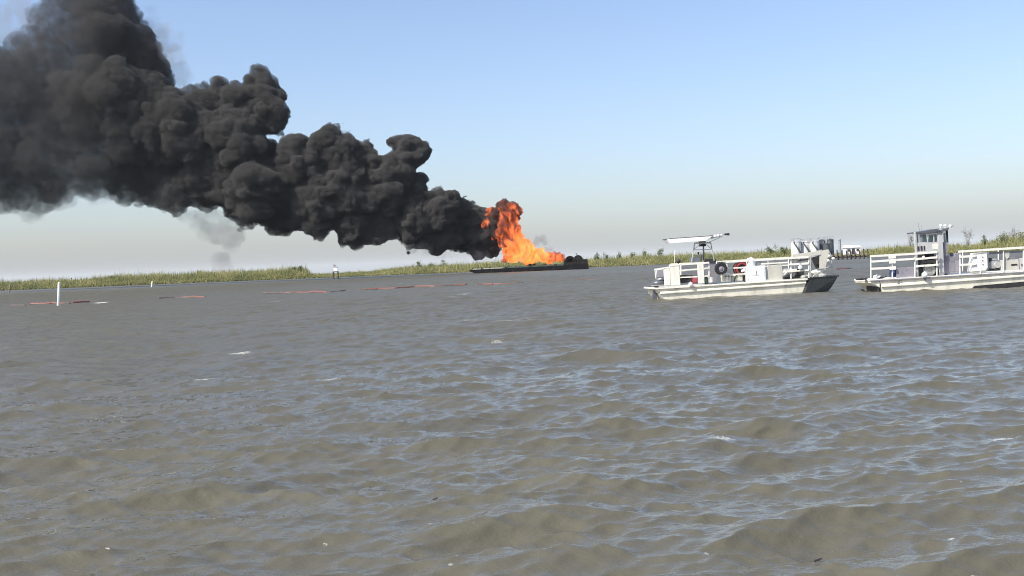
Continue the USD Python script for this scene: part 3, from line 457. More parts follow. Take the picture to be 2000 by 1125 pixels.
for px0, py0, px1, py1, label in BOOM:
    a, b = on_water(px0, py0), on_water(px1, py1); L = np.hypot(*(b - a)[:2]); nf = max(2, int(round(L / 0.95))); t = thing("oil_boom", label, "oil boom", "floating oil boom sections", loc=(a[0], a[1], 0)); pts = []
    for k in range(nf + 1):
        u = k / nf; p = a + (b - a) * u; p[1] += 0.25 * math.sin(3.0 * u * L / 2.2 + px0); pts.append((p[0] - a[0], p[1] - a[1], 0.055 + 0.8 * water_z(p[0], p[1])))
    dark = any(w in label for w in ("dark oil", "dark short", "dark left", "faint dark", "separate dark"))
    for k in range(nf):
        p, q = np.array(pts[k]), np.array(pts[k + 1]); e = (q - p) * 0.04; m = rod(p + e, q - e, 0.115, 8); cap = [ball(p + e, 0.115, 1), ball(q - e, 0.115, 1)]
        part(t, "float", [m] + cap, "boom_dark" if dark or (k * 7 + px0) % 5 == 0 else "boom_red")
    part(t, "skirt", trimesh.Trimesh(np.array([(x, y, z + o_) for x, y, z in pts for o_ in (0.0, -0.35)]), np.array([f for k in range(nf) for f in ([2 * k, 2 * k + 2, 2 * k + 3], [2 * k, 2 * k + 3, 2 * k + 1])]), process=False), "boom_dark")

# ------------------------------------------------------------------ the two work boats
paint("hull_cream", (0.74, 0.71, 0.59), 0.42, 0.0, dirt=0.7, scale=0.9, dirt_color=(0.36, 0.34, 0.28)); paint("bare_alloy", (0.40, 0.40, 0.38), 0.45, 0.35, dirt=0.5, scale=1.2); paint("rail_white", (0.76, 0.74, 0.65), 0.4, dirt=0.6, scale=2)
paint("panel_beige", (0.50, 0.49, 0.42), 0.5, dirt=0.4, scale=1.5); paint("black_rubber", (0.014, 0.013, 0.013), 0.75, dirt=0.3); paint("grey_cowling", (0.10, 0.105, 0.12), 0.3, 0.1, dirt=0.3); paint("console_grey", (0.20, 0.195, 0.22), 0.5, dirt=0.3); paint("dark_gear", (0.022, 0.022, 0.024), 0.6, dirt=0.5, dirt_color=(0.06, 0.055, 0.05))
paint("bright_white", (0.76, 0.76, 0.74), 0.35, dirt=0.12, scale=2); paint("red_paint", (0.25, 0.03, 0.03), 0.4, dirt=0.3); paint("pink_red", (0.42, 0.07, 0.09), 0.45, dirt=0.3); paint("blue_plastic", (0.05, 0.07, 0.20), 0.4, dirt=0.3); paint("green_net", (0.03, 0.06, 0.045), 0.8, dirt=0.5); paint("cabin_grey", (0.44, 0.445, 0.44), 0.5, 0.1, dirt=0.4, scale=1.3); paint("locker_lavender", (0.25, 0.24, 0.27), 0.55, dirt=0.4)
mat("window_glass", {"t": ("transparent_bsdf", {"color": (0.80, 0.86, 0.86)}), "g": ("glossy_bsdf", {"color": (0.9, 0.95, 1.0), "roughness": 0.04}), "f": ("fresnel", {"IOR": 1.45}), "m": ("mix_closure", {})}, [("f.fac", "m.fac"), ("t.BSDF", "m.closure1"), ("g.BSDF", "m.closure2")], surface="m.closure")
paint("bow_dark", (0.075, 0.078, 0.070), 0.5, 0.1, dirt=0.5, scale=1.2); paint("curtain", (0.62, 0.64, 0.64), 0.8, dirt=0.5, scale=3)

class Boat:
    """Local axes: u along the hull towards the right, v away from the photographer's side, w up; (0, 0, 0) at the waterline of the left end."""
    def __init__(s, px, py, yaw, trim):
        o = on_water(px, py); T = trimesh.transformations
        s.M = T.translation_matrix((o[0], o[1], 0)) @ T.rotation_matrix(math.radians(yaw), [0, 0, 1]) @ T.rotation_matrix(math.radians(-trim), [0, 1, 0]); s.I = np.linalg.inv(s.M); s.e = (s.I @ [*EYE, 1])[:3]
    def p(s, px, py, v):
        d = s.I[:3, :3] @ (CAM_FORWARD * F + CAM_RIGHT * (px - 1000.0) - CAM_UP * (py - 562.5)); return s.e + d * ((v - s.e[1]) / d[1])
    def panel(s, x0, x1, y0, y1, v, t=0.03, bevel=0.008):
        ym, xm = (y0 + y1) / 2, (x0 + x1) / 2; return box(s.p(x0, ym, v)[0], s.p(x1, ym, v)[0], v, v + t, s.p(xm, y1, v)[2], s.p(xm, y0, v)[2], bevel)
    def poly(s, pts, v, t=0.03): q = [s.p(x, y, v) for x, y in pts]; return hull([a for c in q for a in (c, c + (0, t, 0))])
    def bar(s, x0, y0, x1, y1, v, h, w=0.05): return bar(s.p(x0, y0, v) + (0, w / 2, 0), s.p(x1, y1, v) + (0, w / 2, 0), w, h)
    def rod(s, x0, y0, x1, y1, v, r, v1=None): return rod(s.p(x0, y0, v), s.p(x1, y1, v if v1 is None else v1), r)
    def thing(s, name, label, cat, p=(0, 0, 0), group=None): return thing(name, label, cat, group, matrix=s.M @ trimesh.transformations.translation_matrix(p))

def group_part(parent, name):
    base = str(parent.GetPath()); return UsdGeom.Xform.Define(stage, f"{base}/{numbered(base, name)}").GetPrim()

def loft(sections):
    """Skin through closed sections of equal point count, capped at both ends."""
    s = np.array(sections, float); ns, n = s.shape[:2]; f = []
    for a in range(ns - 1):
        for k in range(n):
            j = (k + 1) % n; f += [[a * n + k, a * n + j, (a + 1) * n + j], [a * n + k, (a + 1) * n + j, (a + 1) * n + k]]
    c0, c1 = len(s.reshape(-1, 3)), len(s.reshape(-1, 3)) + 1
    for k in range(n): j = (k + 1) % n; f += [[c0, j, k], [c1, (ns - 1) * n + k, (ns - 1) * n + j]]
    m = trimesh.Trimesh(np.vstack([s.reshape(-1, 3), [s[0].mean(0)], [s[-1].mean(0)]]), np.array(f), process=False); m.fix_normals(); return m

def section(u_top, u_mid, u_low, v_in_top, v_in_low, B, gw, ridge):
    """One hull section: bottom, chine, ridge and gunwale of the near side and, mirrored, of the far side."""
    near = [(u_low, 0.32 + v_in_low, -0.40), (u_low, 0.06 + v_in_low, -0.05), (u_mid, 0.03 + (v_in_low + v_in_top) / 2, ridge - 0.06), (u_mid, -0.045 + (v_in_low + v_in_top) / 2, ridge - 0.02), (u_mid, -0.045 + (v_in_low + v_in_top) / 2, ridge + 0.03), (u_mid, 0.02 + (v_in_low + v_in_top) / 2, ridge + 0.10), (u_top, v_in_top, gw)]
    return near + [(u, B - v, w) for u, v, w in reversed(near)]

def handed_rail(bt, boat, rails, v, h, m="rail_white"):
    for r in rails: part(boat, "rail", bt.bar(*r, v, h), m)

# ---- left boat
b1 = Boat(1288, 585.5, 4.0, 1.0); B1 = 2.9; P = b1.p
left_boat = b1.thing("work_boat", "cream open work boat with white flat-roofed T-top and dark raked bow", "boat")
gw0, gw1 = P(1292, 564.5, 0)[2], P(1590, 545.5, 0)[2]; LU = P(1637, 542, 0.7)[0]; uq = P(1581, 546, 0)[0]; ul = P(1567, 574, 0.1)[0]; gwl = lambda u: gw0 + (gw1 - gw0) * u / uq
secs = [section(-0.10, 0.05, 0.30, 0, 0, B1, gw0, 0.30)] + [section(u, u, u, 0, 0, B1, gwl(u), 0.30 + 0.012 * u) for u in (0.8, 2.5, 4.5, ul - 0.7)] + [section(uq, (uq + ul) / 2, ul, 0, 0.02, B1, gwl(uq), 0.40)]
part(left_boat, "hull", loft(secs), "hull_cream", label="cream painted hull side")
def quarter(u, vi): g = gwl(u); return g
bow = np.array([(ul + 0.004, 0.08, -0.40), (ul + 0.004, 0.07, -0.05), (uq + 0.004, 0.003, gwl(uq)), (LU - 0.02, 0.72, gwl(LU) + 0.015), (LU - 0.28, 0.95, 0.06), (LU - 0.75, 1.0, -0.40)]); bm = bow.copy(); bm[:, 1] = B1 - bm[:, 1]
part(left_boat, "bow_rake", hull(np.vstack([bow, bm])), "bow_dark", label="dark raked bow with a blunt front")
part(left_boat, "bow_lip", [hull([(uq - 0.1, -0.05, gwl(uq) + 0.012), (uq - 0.1, -0.05, gwl(uq) + 0.08), (LU + 0.05, 0.70, gwl(LU) + 0.03), (LU + 0.05, 0.70, gwl(LU) + 0.10), (LU + 0.05, B1 - 0.7, gwl(LU) + 0.03), (LU + 0.05, B1 - 0.7, gwl(LU) + 0.1), (uq - 0.1, B1 + 0.05, gwl(uq) + 0.012), (uq - 0.1, B1 + 0.05, gwl(uq) + 0.08)])], "dark_gear")
part(left_boat, "rub_rail", hull([(-0.13, -0.07, gw0 + 0.004), (-0.13, -0.07, gw0 + 0.075), (uq - 0.11, -0.07, gwl(uq) + 0.004), (uq - 0.11, -0.07, gwl(uq) + 0.075), (-0.13, 0.08, gw0 + 0.004), (-0.13, 0.08, gw0 + 0.075), (uq - 0.11, 0.08, gwl(uq) + 0.004), (uq - 0.11, 0.08, gwl(uq) + 0.075)]), "rail_white")
part(left_boat, "deck", hull([(-0.13, 0.09, gw0 + 0.006), (-0.13, B1 - 0.02, gw0 + 0.006), (-0.13, 0.09, gw0 + 0.05), (-0.13, B1 - 0.02, gw0 + 0.05), (uq - 0.12, 0.09, gwl(uq) + 0.006), (uq - 0.12, 0.09, gwl(uq) + 0.05), (uq - 0.12, B1 - 0.02, gwl(uq) + 0.006), (uq - 0.12, B1 - 0.02, gwl(uq) + 0.05)]), "panel_beige")
part(left_boat, "stern_lip", box(-0.235, -0.135, 0.085, B1 - 0.25, gw0 + 0.005, gw0 + 0.085, 0.01), "rail_white")
for k in range(7): u = 0.7 + k * 1.0; part(left_boat, "hull_frame", hull([(u, 0.004, 0.42), (u + 0.04, 0.004, 0.42), (u, -0.018, 0.46), (u + 0.04, -0.018, 0.46), (u, -0.018, gwl(u) - 0.02), (u + 0.04, -0.018, gwl(u) - 0.02), (u, 0.004, gwl(u)), (u + 0.04, 0.004, gwl(u))]), "hull_cream")
V = 0.06
ob = group_part(left_boat, "outboard_motor"); c = P(1287, 552, 0.9)
cw = trimesh.creation.icosphere(3, 1.0); cw.vertices *= (0.36, 0.28, 0.20); cw.vertices[:, 2] = np.where(cw.vertices[:, 2] < -0.08, -0.08, cw.vertices[:, 2]); cw.vertices[:, 0] += 0.25 * cw.vertices[:, 2]; cw.apply_translation(c + (0, 0, -0.02))
part(ob, "cowling", cw, "grey_cowling", smooth=50); part(ob, "cowling_band", hull([c + (sx * 0.33 - 0.02, sy * 0.25, -0.15 + sz * 0.05) for sx in (-1, 1) for sy in (-1, 1) for sz in (0, 1)]), "bare_alloy"); part(ob, "midsection", hull([c + (sx * 0.12 - 0.15 + dz * 0.2, sy * 0.10, -0.15 + dz) for sx in (-1, 1) for sy in (-1, 1) for dz in (0.0, -1.0)]), "grey_cowling"); part(ob, "top_stripe", ball(c + (-0.04, -0.05, 0.165), 0.10, 2, (1, 1, 1)) if False else hull([c + (-0.1, -0.10, 0.10), c + (0.12, -0.12, 0.12), c + (-0.06, -0.08, 0.20), c + (0.10, -0.08, 0.22), c + (0.02, 0.1, 0.2)]), "bright_white")
# stern guard: white frame with a grey opening, then two white plates
part(left_boat, "stern_guard", [b1.bar(1278, 527, 1309, 522, V, 0.09), b1.bar(1279.5, 529, 1282, 545, V, 0.05, 0.05), b1.panel(1297, 1309, 523, 557.5, V, 0.04), b1.poly([(1279, 527.5), (1284, 526.5), (1282, 535), (1280, 545)], V, 0.04)], "rail_white"); part(left_boat, "stern_panel", b1.panel(1281, 1297, 528, 541, V + 0.5, 0.04), "locker_lavender")
part(left_boat, "side_plate", b1.panel(1309.8, 1328, 520.5, 557, V, 0.05), "rail_white"); part(left_boat, "side_plate", b1.panel(1363, 1375, 513, 553.5, V - 0.005, 0.05), "rail_white"); part(left_boat, "side_plate", b1.panel(1500, 1528, 517.5, 546, V, 0.04), "panel_beige")
handed_rail(b1, left_boat, [(1307, 518.3, 1385, 513)], V, 0.085)
handed_rail(b1, left_boat, [(1328.5, 528, 1362.5, 525.5), (1328.5, 542, 1362.5, 540.5), (1375.5, 524, 1383, 523.5), (1375.5, 539.5, 1383, 539)], V, 0.06)
handed_rail(b1, left_boat, [(1418, 511.5, 1579, 502)], V, 0.10); handed_rail(b1, left_boat, [(1433, 523.5, 1459, 522), (1487, 515.5, 1539, 512.5), (1539.5, 516.5, 1580, 513.5), (1529, 531, 1580, 527.5), (1424, 537, 1458, 534.5)], V + 0.01, 0.07)
handed_rail(b1, left_boat, [(1310, 516, 1580, 500.5)], B1 - 0.15, 0.06); handed_rail(b1, left_boat, [(1310, 530, 1580, 515.5)], B1 - 0.15, 0.05)
for x in (1311, 1385, 1420, 1460, 1500, 1545, 1580): part(left_boat, "rail_post", b1.bar(x, 553 - (x - 1311) * 0.035, x, 517.5 - (x - 1311) * 0.06, V + 0.06, 0.05, 0.05) if False else rod(P(x, 555 - (x - 1311) * 0.045, V + 0.08), P(x, 517.5 - (x - 1311) * 0.057, V + 0.08), 0.028), "rail_white")
for x in (1330, 1400, 1470, 1540): part(left_boat, "rail_post", rod(P(x, 548 - (x - 1311) * 0.045, B1 - 0.15), P(x, 515 - (x - 1311) * 0.057, B1 - 0.15), 0.028), "rail_white")
# console, windscreen and T-top
cs = group_part(left_boat, "console"); part(cs, "console_body", [hull([P(1378, 551, 0.9), P(1400, 550, 0.9), P(1378, 513, 0.9), P(1397, 512, 0.9), P(1378, 551, 1.9), P(1400, 550, 1.9), P(1378, 513, 1.9), P(1397, 512, 1.9)])], "console_grey"); part(cs, "dash", hull([P(1374, 513.5, 0.85), P(1399, 512, 0.85), P(1377, 506, 0.85), P(1397, 505, 0.85), P(1374, 513.5, 1.95), P(1399, 512, 1.95), P(1377, 506, 1.95), P(1397, 505, 1.95)]), "dark_gear"); part(cs, "windscreen", hull([P(1385, 505.5, 0.85), P(1396, 505, 0.85), P(1388, 497, 0.85), P(1394, 496.5, 0.85), P(1385, 505.5, 1.95), P(1396, 505, 1.95), P(1388, 497, 1.95), P(1394, 496.5, 1.95)]), "window_glass")
part(cs, "steering_wheel", lathe([(0.17, -0.012), (0.20, 0), (0.17, 0.012)], 16, P(1371, 505, 1.35), "x"), "dark_gear"); part(cs, "control_lever", [b1.rod(1366, 500, 1364, 494, 1.1, 0.02), ball(P(1364, 494, 1.1), 0.05, 1)], "dark_gear")
part(cs, "locker_seat", b1.panel(1352, 1368, 501.5, 512.5, 1.1, 0.6, 0.03), "cabin_grey"); part(cs, "grab_frame", [b1.rod(1351, 512, 1353, 500, 1.0, 0.02), b1.rod(1353, 500, 1371, 498.5, 1.0, 0.02), b1.rod(1371, 498.5, 1373, 511, 1.0, 0.02)], "bare_alloy")
tt = group_part(left_boat, "t_top"); z = P(1340, 467, 0.55)[2]; u0, u1, u2 = P(1304, 468, 0.55)[0], P(1389, 464, 0.55)[0], P(1424, 460, 0.55)[0]
tilt = math.tan(math.radians(0.8)); q = lambda u, v, dz: (u, v, z + (u - u0) * tilt + dz)
part(tt, "canopy", hull([q(u0, 0.62, 0.03), q(u0 + 0.10, 0.50, -0.16), q(u0 + 0.06, 0.52, 0.05), q(u1 - 0.28, 0.50, -0.15), q(u1 + 0.05, 0.52, 0.05), q(u1 + 0.25, 0.75, 0.05), q(u0 + 0.05, 1.9, 0.02), q(u0 + 0.2, 2.0, -0.14), q(u1 - 0.2, 2.0, -0.14), q(u1 + 0.25, 1.9, 0.05), q((u0 + u1) / 2, 1.3, 0.09)]), "bright_white")
part(tt, "canopy_edge", [rod(q(u0 + 0.06, 0.53, 0.06), q(u1 + 0.1, 0.53, 0.06), 0.018), rod(q(u0, 0.7, 0.055), q(u0 + 0.03, 1.9, 0.05), 0.018)], "dark_gear")
part(tt, "forward_frame", [rod(q(u1, 0.6, -0.05), q(u2 - 0.35, 0.62, 0.02), 0.03), rod(q(u1, 0.6, 0.06), q(u2, 0.9, 0.09), 0.028), rod(q(u1, 1.95, 0.06), q(u2, 1.8, 0.09), 0.028), rod(q(u2, 0.9, 0.09), q(u2, 1.8, 0.09), 0.028), rod(q(u1 - 0.3, 0.6, -0.32), q(u2 - 0.1, 0.8, 0.06), 0.015), rod(q(u1 + 0.35, 0.75, 0.07), q(u1 + 0.35, 1.9, 0.07), 0.024)], "bare_alloy")
for k, uu in enumerate((0.22, 0.37, 0.55)): part(tt, "deck_light", ball(q(u1 + uu, 0.62, 0.03 + 0.02 * k), 0.075 if k < 2 else 0.05, 2, (1, 1, 1)), "bright_white")
part(tt, "horn", rod(q(u2 - 0.15, 0.8, 0.10), q(u2 + 0.08, 0.8, 0.08), 0.045, 10, 0.07), "dark_gear")
for a, b_ in (((1351, 511, 0.75), (1357, 474, 0.75)), ((1395, 509, 0.75), (1388, 474, 0.75)), ((1351, 511, 2.1), (1357, 474, 2.1)), ((1395, 509, 2.1), (1388, 474, 2.1))): part(tt, "leg", rod(P(*a), P(*b_), 0.03), "bare_alloy")
part(tt, "brace", [rod(P(1357, 475, 0.75), P(1388, 474, 0.75), 0.035), rod(P(1355, 488, 0.75), P(1391, 487, 0.75), 0.018), rod(P(1355, 487, 0.75), P(1372, 474, 0.75), 0.016), rod(P(1390, 487, 0.75), P(1376, 474, 0.75), 0.016)], "bare_alloy"); part(tt, "radio_box", b1.panel(1368, 1379, 471, 481, 1.2, 0.35, 0.02), "dark_gear"); part(tt, "center_post", b1.rod(1374, 481, 1374, 508, 1.3, 0.035), "console_grey")
part(left_boat, "whip_aerial", [b1.rod(1318, 517, 1317, 489, 0.5, 0.014)], "rail_white"); part(left_boat, "spotlight", [ball(P(1325, 510, 0.6), 0.11, 2), b1.rod(1325, 518, 1325, 511, 0.6, 0.025)], "dark_gear")
# bow ramp and bow gear
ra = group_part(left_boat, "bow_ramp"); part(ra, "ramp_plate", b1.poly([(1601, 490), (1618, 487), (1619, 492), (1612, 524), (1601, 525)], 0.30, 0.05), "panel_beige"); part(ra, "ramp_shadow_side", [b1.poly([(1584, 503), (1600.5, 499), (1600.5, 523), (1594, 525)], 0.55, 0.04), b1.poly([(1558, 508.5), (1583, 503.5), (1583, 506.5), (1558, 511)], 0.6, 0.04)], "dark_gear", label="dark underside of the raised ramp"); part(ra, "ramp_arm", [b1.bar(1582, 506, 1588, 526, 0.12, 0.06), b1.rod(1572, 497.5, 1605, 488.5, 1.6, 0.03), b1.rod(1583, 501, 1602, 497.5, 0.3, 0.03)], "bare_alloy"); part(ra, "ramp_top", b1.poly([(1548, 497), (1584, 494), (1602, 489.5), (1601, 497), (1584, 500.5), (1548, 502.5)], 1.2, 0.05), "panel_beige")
part(left_boat, "bow_rail", [b1.rod(1584, 541, 1583, 501, 0.1, 0.035), b1.rod(1626, 539, 1624, 500, 0.75, 0.03), b1.rod(1624, 500, 1618, 489, 0.75, 0.03), b1.rod(1612, 524, 1625, 520, 0.75, 0.03), b1.rod(1612, 524, 1612, 540, 0.75, 0.03)], "bare_alloy")
for (x, y), w_ in zip(((1619, 500), (1627.5, 505), (1617.5, 509.5)), ("topmost", "rightmost", "lowest")): t = b1.thing("float_ball", w_ + " of the three white floats on the left boat's bow rail", "float", P(x, y, 0.7), "white floats on the left boat's bow rail"); part(t, "ball", ball((0, 0, 0), 0.085, 2, (1, 1, 0.85)), "bright_white", smooth=True); part(t, "loop", trimesh.creation.torus(0.03, 0.01, 10, 5).apply_translation((0, 0, 0.095)), "dark_gear")
def lump(name, label, cat, bt, x, y, v, s, m, seed):
    t = bt.thing(name, label, cat, bt.p(x, y, v)); b = trimesh.creation.icosphere(3, 1.0); n = meshkit.fbm(b.vertices * 1.7 + seed, 3, seed); b.vertices *= (0.75 + 0.5 * n)[:, None]; b.vertices *= s; b.vertices[:, 2] = np.maximum(b.vertices[:, 2], -s[2] * 0.7); part(t, "bag", b, m, smooth=40); part(t, "tied_neck", rod((s[0] * 0.8, 0, 0.0), (s[0] * 1.15, -0.02, 0.06), 0.04, 8, 0.06), m); return t
lump("sandbag", "pale full sack lying highest on the left boat's bow deck", "sack", b1, 1595, 531, 0.8, (0.30, 0.22, 0.11), "rail_white", 3); lump("sandbag", "large pale sack lying on deck by the left boat's dark bow lip", "sack", b1, 1600, 539, 0.6, (0.36, 0.25, 0.14), "panel_beige", 5); lump("sandbag", "small pale bundle at the foot of the left boat's bow rail post", "sack", b1, 1572, 541, 0.5, (0.25, 0.2, 0.12), "panel_beige", 8)
# gear standing on the left boat
def tyre(label, bt, x, y, v, R, m="black_rubber"):
    t = bt.thing("tyre", label, "tyre", bt.p(x, y, v)); part(t, "rubber", lathe([(R * 0.52, -0.08), (R * 0.9, -0.09), (R, -0.06), (R, 0.06), (R * 0.9, 0.09), (R * 0.52, 0.08), (R * 0.52, -0.08)], 28, (0, 0, 0), "y"), "black_rubber", smooth=35); part(t, "hub", lathe([(0, -0.07), (R * 0.25, -0.07), (R * 0.45, -0.03), (R * 0.515, -0.05), (R * 0.515, 0.05), (0, 0.05)], 24, (0, 0, 0), "y"), "locker_lavender", smooth=35)
    for k in range(14): a = 2 * np.pi * k / 14; part(t, "tread_block", hull([(math.cos(a + da) * r_, y_, math.sin(a + da) * r_) for da in (-0.13, 0.13) for r_ in (R * 0.985, R * 1.06) for y_ in (-0.07, 0.07)]), "black_rubber")
tyre("black knobbly tyre with a pale hub hanging between the left boat's rails", b1, 1408, 524.5, -0.06, 0.295)
t = b1.thing("hose_reel", "black reel wound with red hose behind the left boat's middle rail", "hose reel", P(1447, 525, 0.75)); part(t, "flange", lathe([(0.12, -0.22), (0.36, -0.22), (0.36, -0.18), (0.12, -0.18)], 24, (0, 0, 0), "y"), "black_rubber"); part(t, "flange", lathe([(0.12, 0.18), (0.36, 0.18), (0.36, 0.22), (0.12, 0.22)], 24, (0, 0, 0), "y"), "black_rubber"); part(t, "wound_hose", [trimesh.creation.torus(0.27, 0.045, 20, 6).apply_transform(trimesh.transformations.rotation_matrix(np.pi / 2, [1, 0, 0])).apply_translation((0, y, 0)) for y in (-0.26, -0.13, -0.04, 0.05, 0.14)], "red_paint"); part(t, "hub", ball((0.0, -0.27, -0.11), 0.075, 2), "bright_white"); part(t, "stand", [rod((sx * 0.3, sy * 0.2, -0.62), (0, sy * 0.2, 0), 0.03) for sx in (-1, 1) for sy in (-1, 1)], "dark_gear")
t = b1.thing("cooler_box", "cream cooler box on the left boat's deck under the tyre's right side", "cooler", P(1420, 550.5, 0.15)); part(t, "tub", box(-0.20, 0.22, 0, 0.45, 0, 0.32, 0.03), "panel_beige"); part(t, "lid", box(-0.215, 0.235, -0.012, 0.462, 0.323, 0.39, 0.02), "rail_white"); part(t, "handle", rod((-0.1, -0.02, 0.26), (0.12, -0.02, 0.26), 0.015), "dark_gear")
t = b1.thing("locker_box", "pale tool locker with a dark hose draped over it, right of the cooler", "locker", P(1440, 549.5, 0.3)); part(t, "tub", box(-0.28, 0.28, 0, 0.5, 0, 0.27, 0.02), "panel_beige"); part(t, "lid", box(-0.29, 0.29, -0.01, 0.51, 0.273, 0.31, 0.01), "rail_white"); part(t, "draped_hose", [rod((-0.16, -0.03, 0.0), (-0.10, -0.03, 0.2), 0.025), rod((-0.10, -0.03, 0.2), (-0.02, -0.03, 0.33), 0.025), rod((-0.02, -0.03, 0.33), (0.1, 0.2, 0.34), 0.025)], "dark_gear"); part(t, "dark_crate", box(0.295, 0.45, 0.05, 0.4, 0, 0.30, 0.01), "dark_gear")
t = b1.thing("tote_tank", "big bright white square tank at the left boat's near rail", "tank", P(1478.5, 550, -0.04)); wz = P(1478, 519.5, -0.04)[2] - P(1478, 550, -0.04)[2]; part(t, "body", box(-0.47, 0.47, 0, 0.75, 0, wz, 0.03), "bright_white"); part(t, "side_rib", box(-0.476, -0.44, -0.012, -0.002, 0.05, wz - 0.05, 0.004), "bright_white"); part(t, "side_rib", box(0.36, 0.40, -0.012, -0.002, 0.05, wz - 0.05, 0.004), "bright_white"); part(t, "mark", [box(-0.015, 0.02, -0.006, -0.002, wz * 0.42, wz * 0.66), box(-0.03, 0.0, -0.008, -0.0065, wz * 0.60, wz * 0.68)], "console_grey", label="small dark mark on the front"); part(t, "faint_line", box(-0.22, 0.10, -0.005, -0.002, wz * 0.38, wz * 0.395), "locker_lavender")
t = b1.thing("white_drum", "white round-topped drum standing behind the square white tank's left side", "drum", P(1467, 530, 0.25)); hz_ = P(1467, 503, 0.25)[2] - P(1467, 530, 0.25)[2]; part(t, "shell", lathe([(0, -0.45), (0.21, -0.45), (0.22, -0.40), (0.22, hz_ - 0.18), (0.20, hz_ - 0.09), (0.13, hz_ - 0.02), (0, hz_)], 24), "bright_white", smooth=45); part(t, "cap", lathe([(0, hz_ - 0.01), (0.05, hz_ - 0.01), (0.05, hz_ + 0.03), (0, hz_ + 0.03)], 12, (0.03, 0, 0)), "rail_white"); part(t, "bracket", b1.panel(1478.5, 1488, 511, 517, 0.1, 0.1).apply_translation(-P(1467, 530, 0.25)), "console_grey")
t = b1.thing("fuel_can", "red fuel can beside the wide white plate of the left boat", "fuel can", P(1357, 553.5, 0.35)); part(t, "body", hull([(sx * 0.12, sy * 0.09, w) for sx in (-1, 1) for sy in (-1, 1) for w in (0, 0.24)] + [(-0.07, 0.05, 0.30), (0.08, 0.05, 0.30), (-0.07, -0.05, 0.3), (0.08, -0.05, 0.3)]), "pink_red"); part(t, "handle", [rod((-0.06, 0, 0.30), (-0.05, 0, 0.35), 0.014), rod((-0.05, 0, 0.35), (0.05, 0, 0.35), 0.014), rod((0.05, 0, 0.35), (0.06, 0, 0.3), 0.014)], "pink_red"); part(t, "spout", rod((-0.09, 0, 0.26), (-0.15, 0, 0.36), 0.022, 8, 0.014), "dark_gear")
for (x, y, s_, label) in ((1333, 552, 0.22, "black battery crate low behind the left boat's stern rail"), (1345, 550, 0.18, "dark pump crate left of the red fuel can")): t = b1.thing("dark_crate", label, "crate", P(x, y, 0.5)); part(t, "tub", box(-s_, s_, -0.2, 0.2, -0.02, s_ * 1.5, 0.02), "dark_gear"); part(t, "lid", box(-s_ - 0.01, s_ + 0.01, -0.21, 0.21, s_ * 1.5 + 0.003, s_ * 1.5 + 0.04, 0.01), "dark_gear"); part(t, "latch", box(-0.03, 0.03, -0.235, -0.212, s_ * 1.2, s_ * 1.5), "bare_alloy")
t = b1.thing("bucket", "white bucket at the console's foot on the left boat", "bucket", P(1388, 551.5, 0.25)); part(t, "pail", lathe([(0, 0.0), (0.11, 0.0), (0.14, 0.26), (0.125, 0.26), (0.10, 0.02), (0, 0.02)], 20), "bright_white", smooth=40); part(t, "handle", [rod((0.14 * math.cos(a), 0, 0.24 + 0.10 * math.sin(a)), (0.14 * math.cos(a + 0.63), 0, 0.24 + 0.10 * math.sin(a + 0.63)), 0.008, 5) for a in np.arange(0, 3.1, 0.63)], "bare_alloy")
t = b1.thing("net_bundle", "small dark green bundled net right of the wide white plate", "net", P(1379, 549, 0.2)); m = trimesh.creation.icosphere(3, 1); m.vertices *= (0.7 + 0.6 * meshkit.fbm(m.vertices * 3, 3, 4))[:, None]; m.vertices *= (0.11, 0.12, 0.2); part(t, "folds", m, "green_net", smooth=30); part(t, "tie", trimesh.creation.torus(0.10, 0.015, 14, 5), "dark_gear")
def fender(label, bt, x, y, v, r): t = bt.thing("ball_fender", label, "fender", bt.p(x, y, v)); part(t, "ball", ball((0, 0, 0), r, 3), "bright_white", smooth=True); part(t, "eye", rod((0, 0, r * 0.95), (0, 0, r * 1.25), r * 0.18, 8), "bright_white"); part(t, "line", rod((0, 0, r * 1.2), (0.02, 0.05, r * 3.2), 0.012, 5), "dark_gear")
fender("small white ball fender on the left boat's gunwale near the stern", b1, 1349, 555.5, -0.12, 0.105); fender("white ball fender hung on the left boat's forward rails", b1, 1563, 522.5, 0.0, 0.105)
t = b1.thing("deck_gear", "jumble of grey pump gear behind the left boat's forward rails", "machinery", P(1550, 541, 0.7)); part(t, "skid", box(-0.5, 0.6, -0.2, 0.5, -0.08, 0.02), "dark_gear"); part(t, "pump_body", lathe([(0, -0.3), (0.17, -0.3), (0.2, -0.2), (0.2, 0.15), (0.12, 0.2), (0, 0.2)], 18, (-0.2, 0.1, 0.24), "x"), "bare_alloy"); part(t, "engine", box(0.15, 0.52, -0.1, 0.35, 0.022, 0.38, 0.03), "dark_gear"); part(t, "hose", [rod((-0.5, -0.1, 0.1), (-0.3, -0.2, 0.32), 0.05), rod((-0.3, -0.2, 0.32), (0.1, -0.2, 0.36), 0.05)], "rail_white"); part(t, "lever", rod((0.0, -0.2, 0.1), (0.05, -0.2, 0.75), 0.02), "bare_alloy")

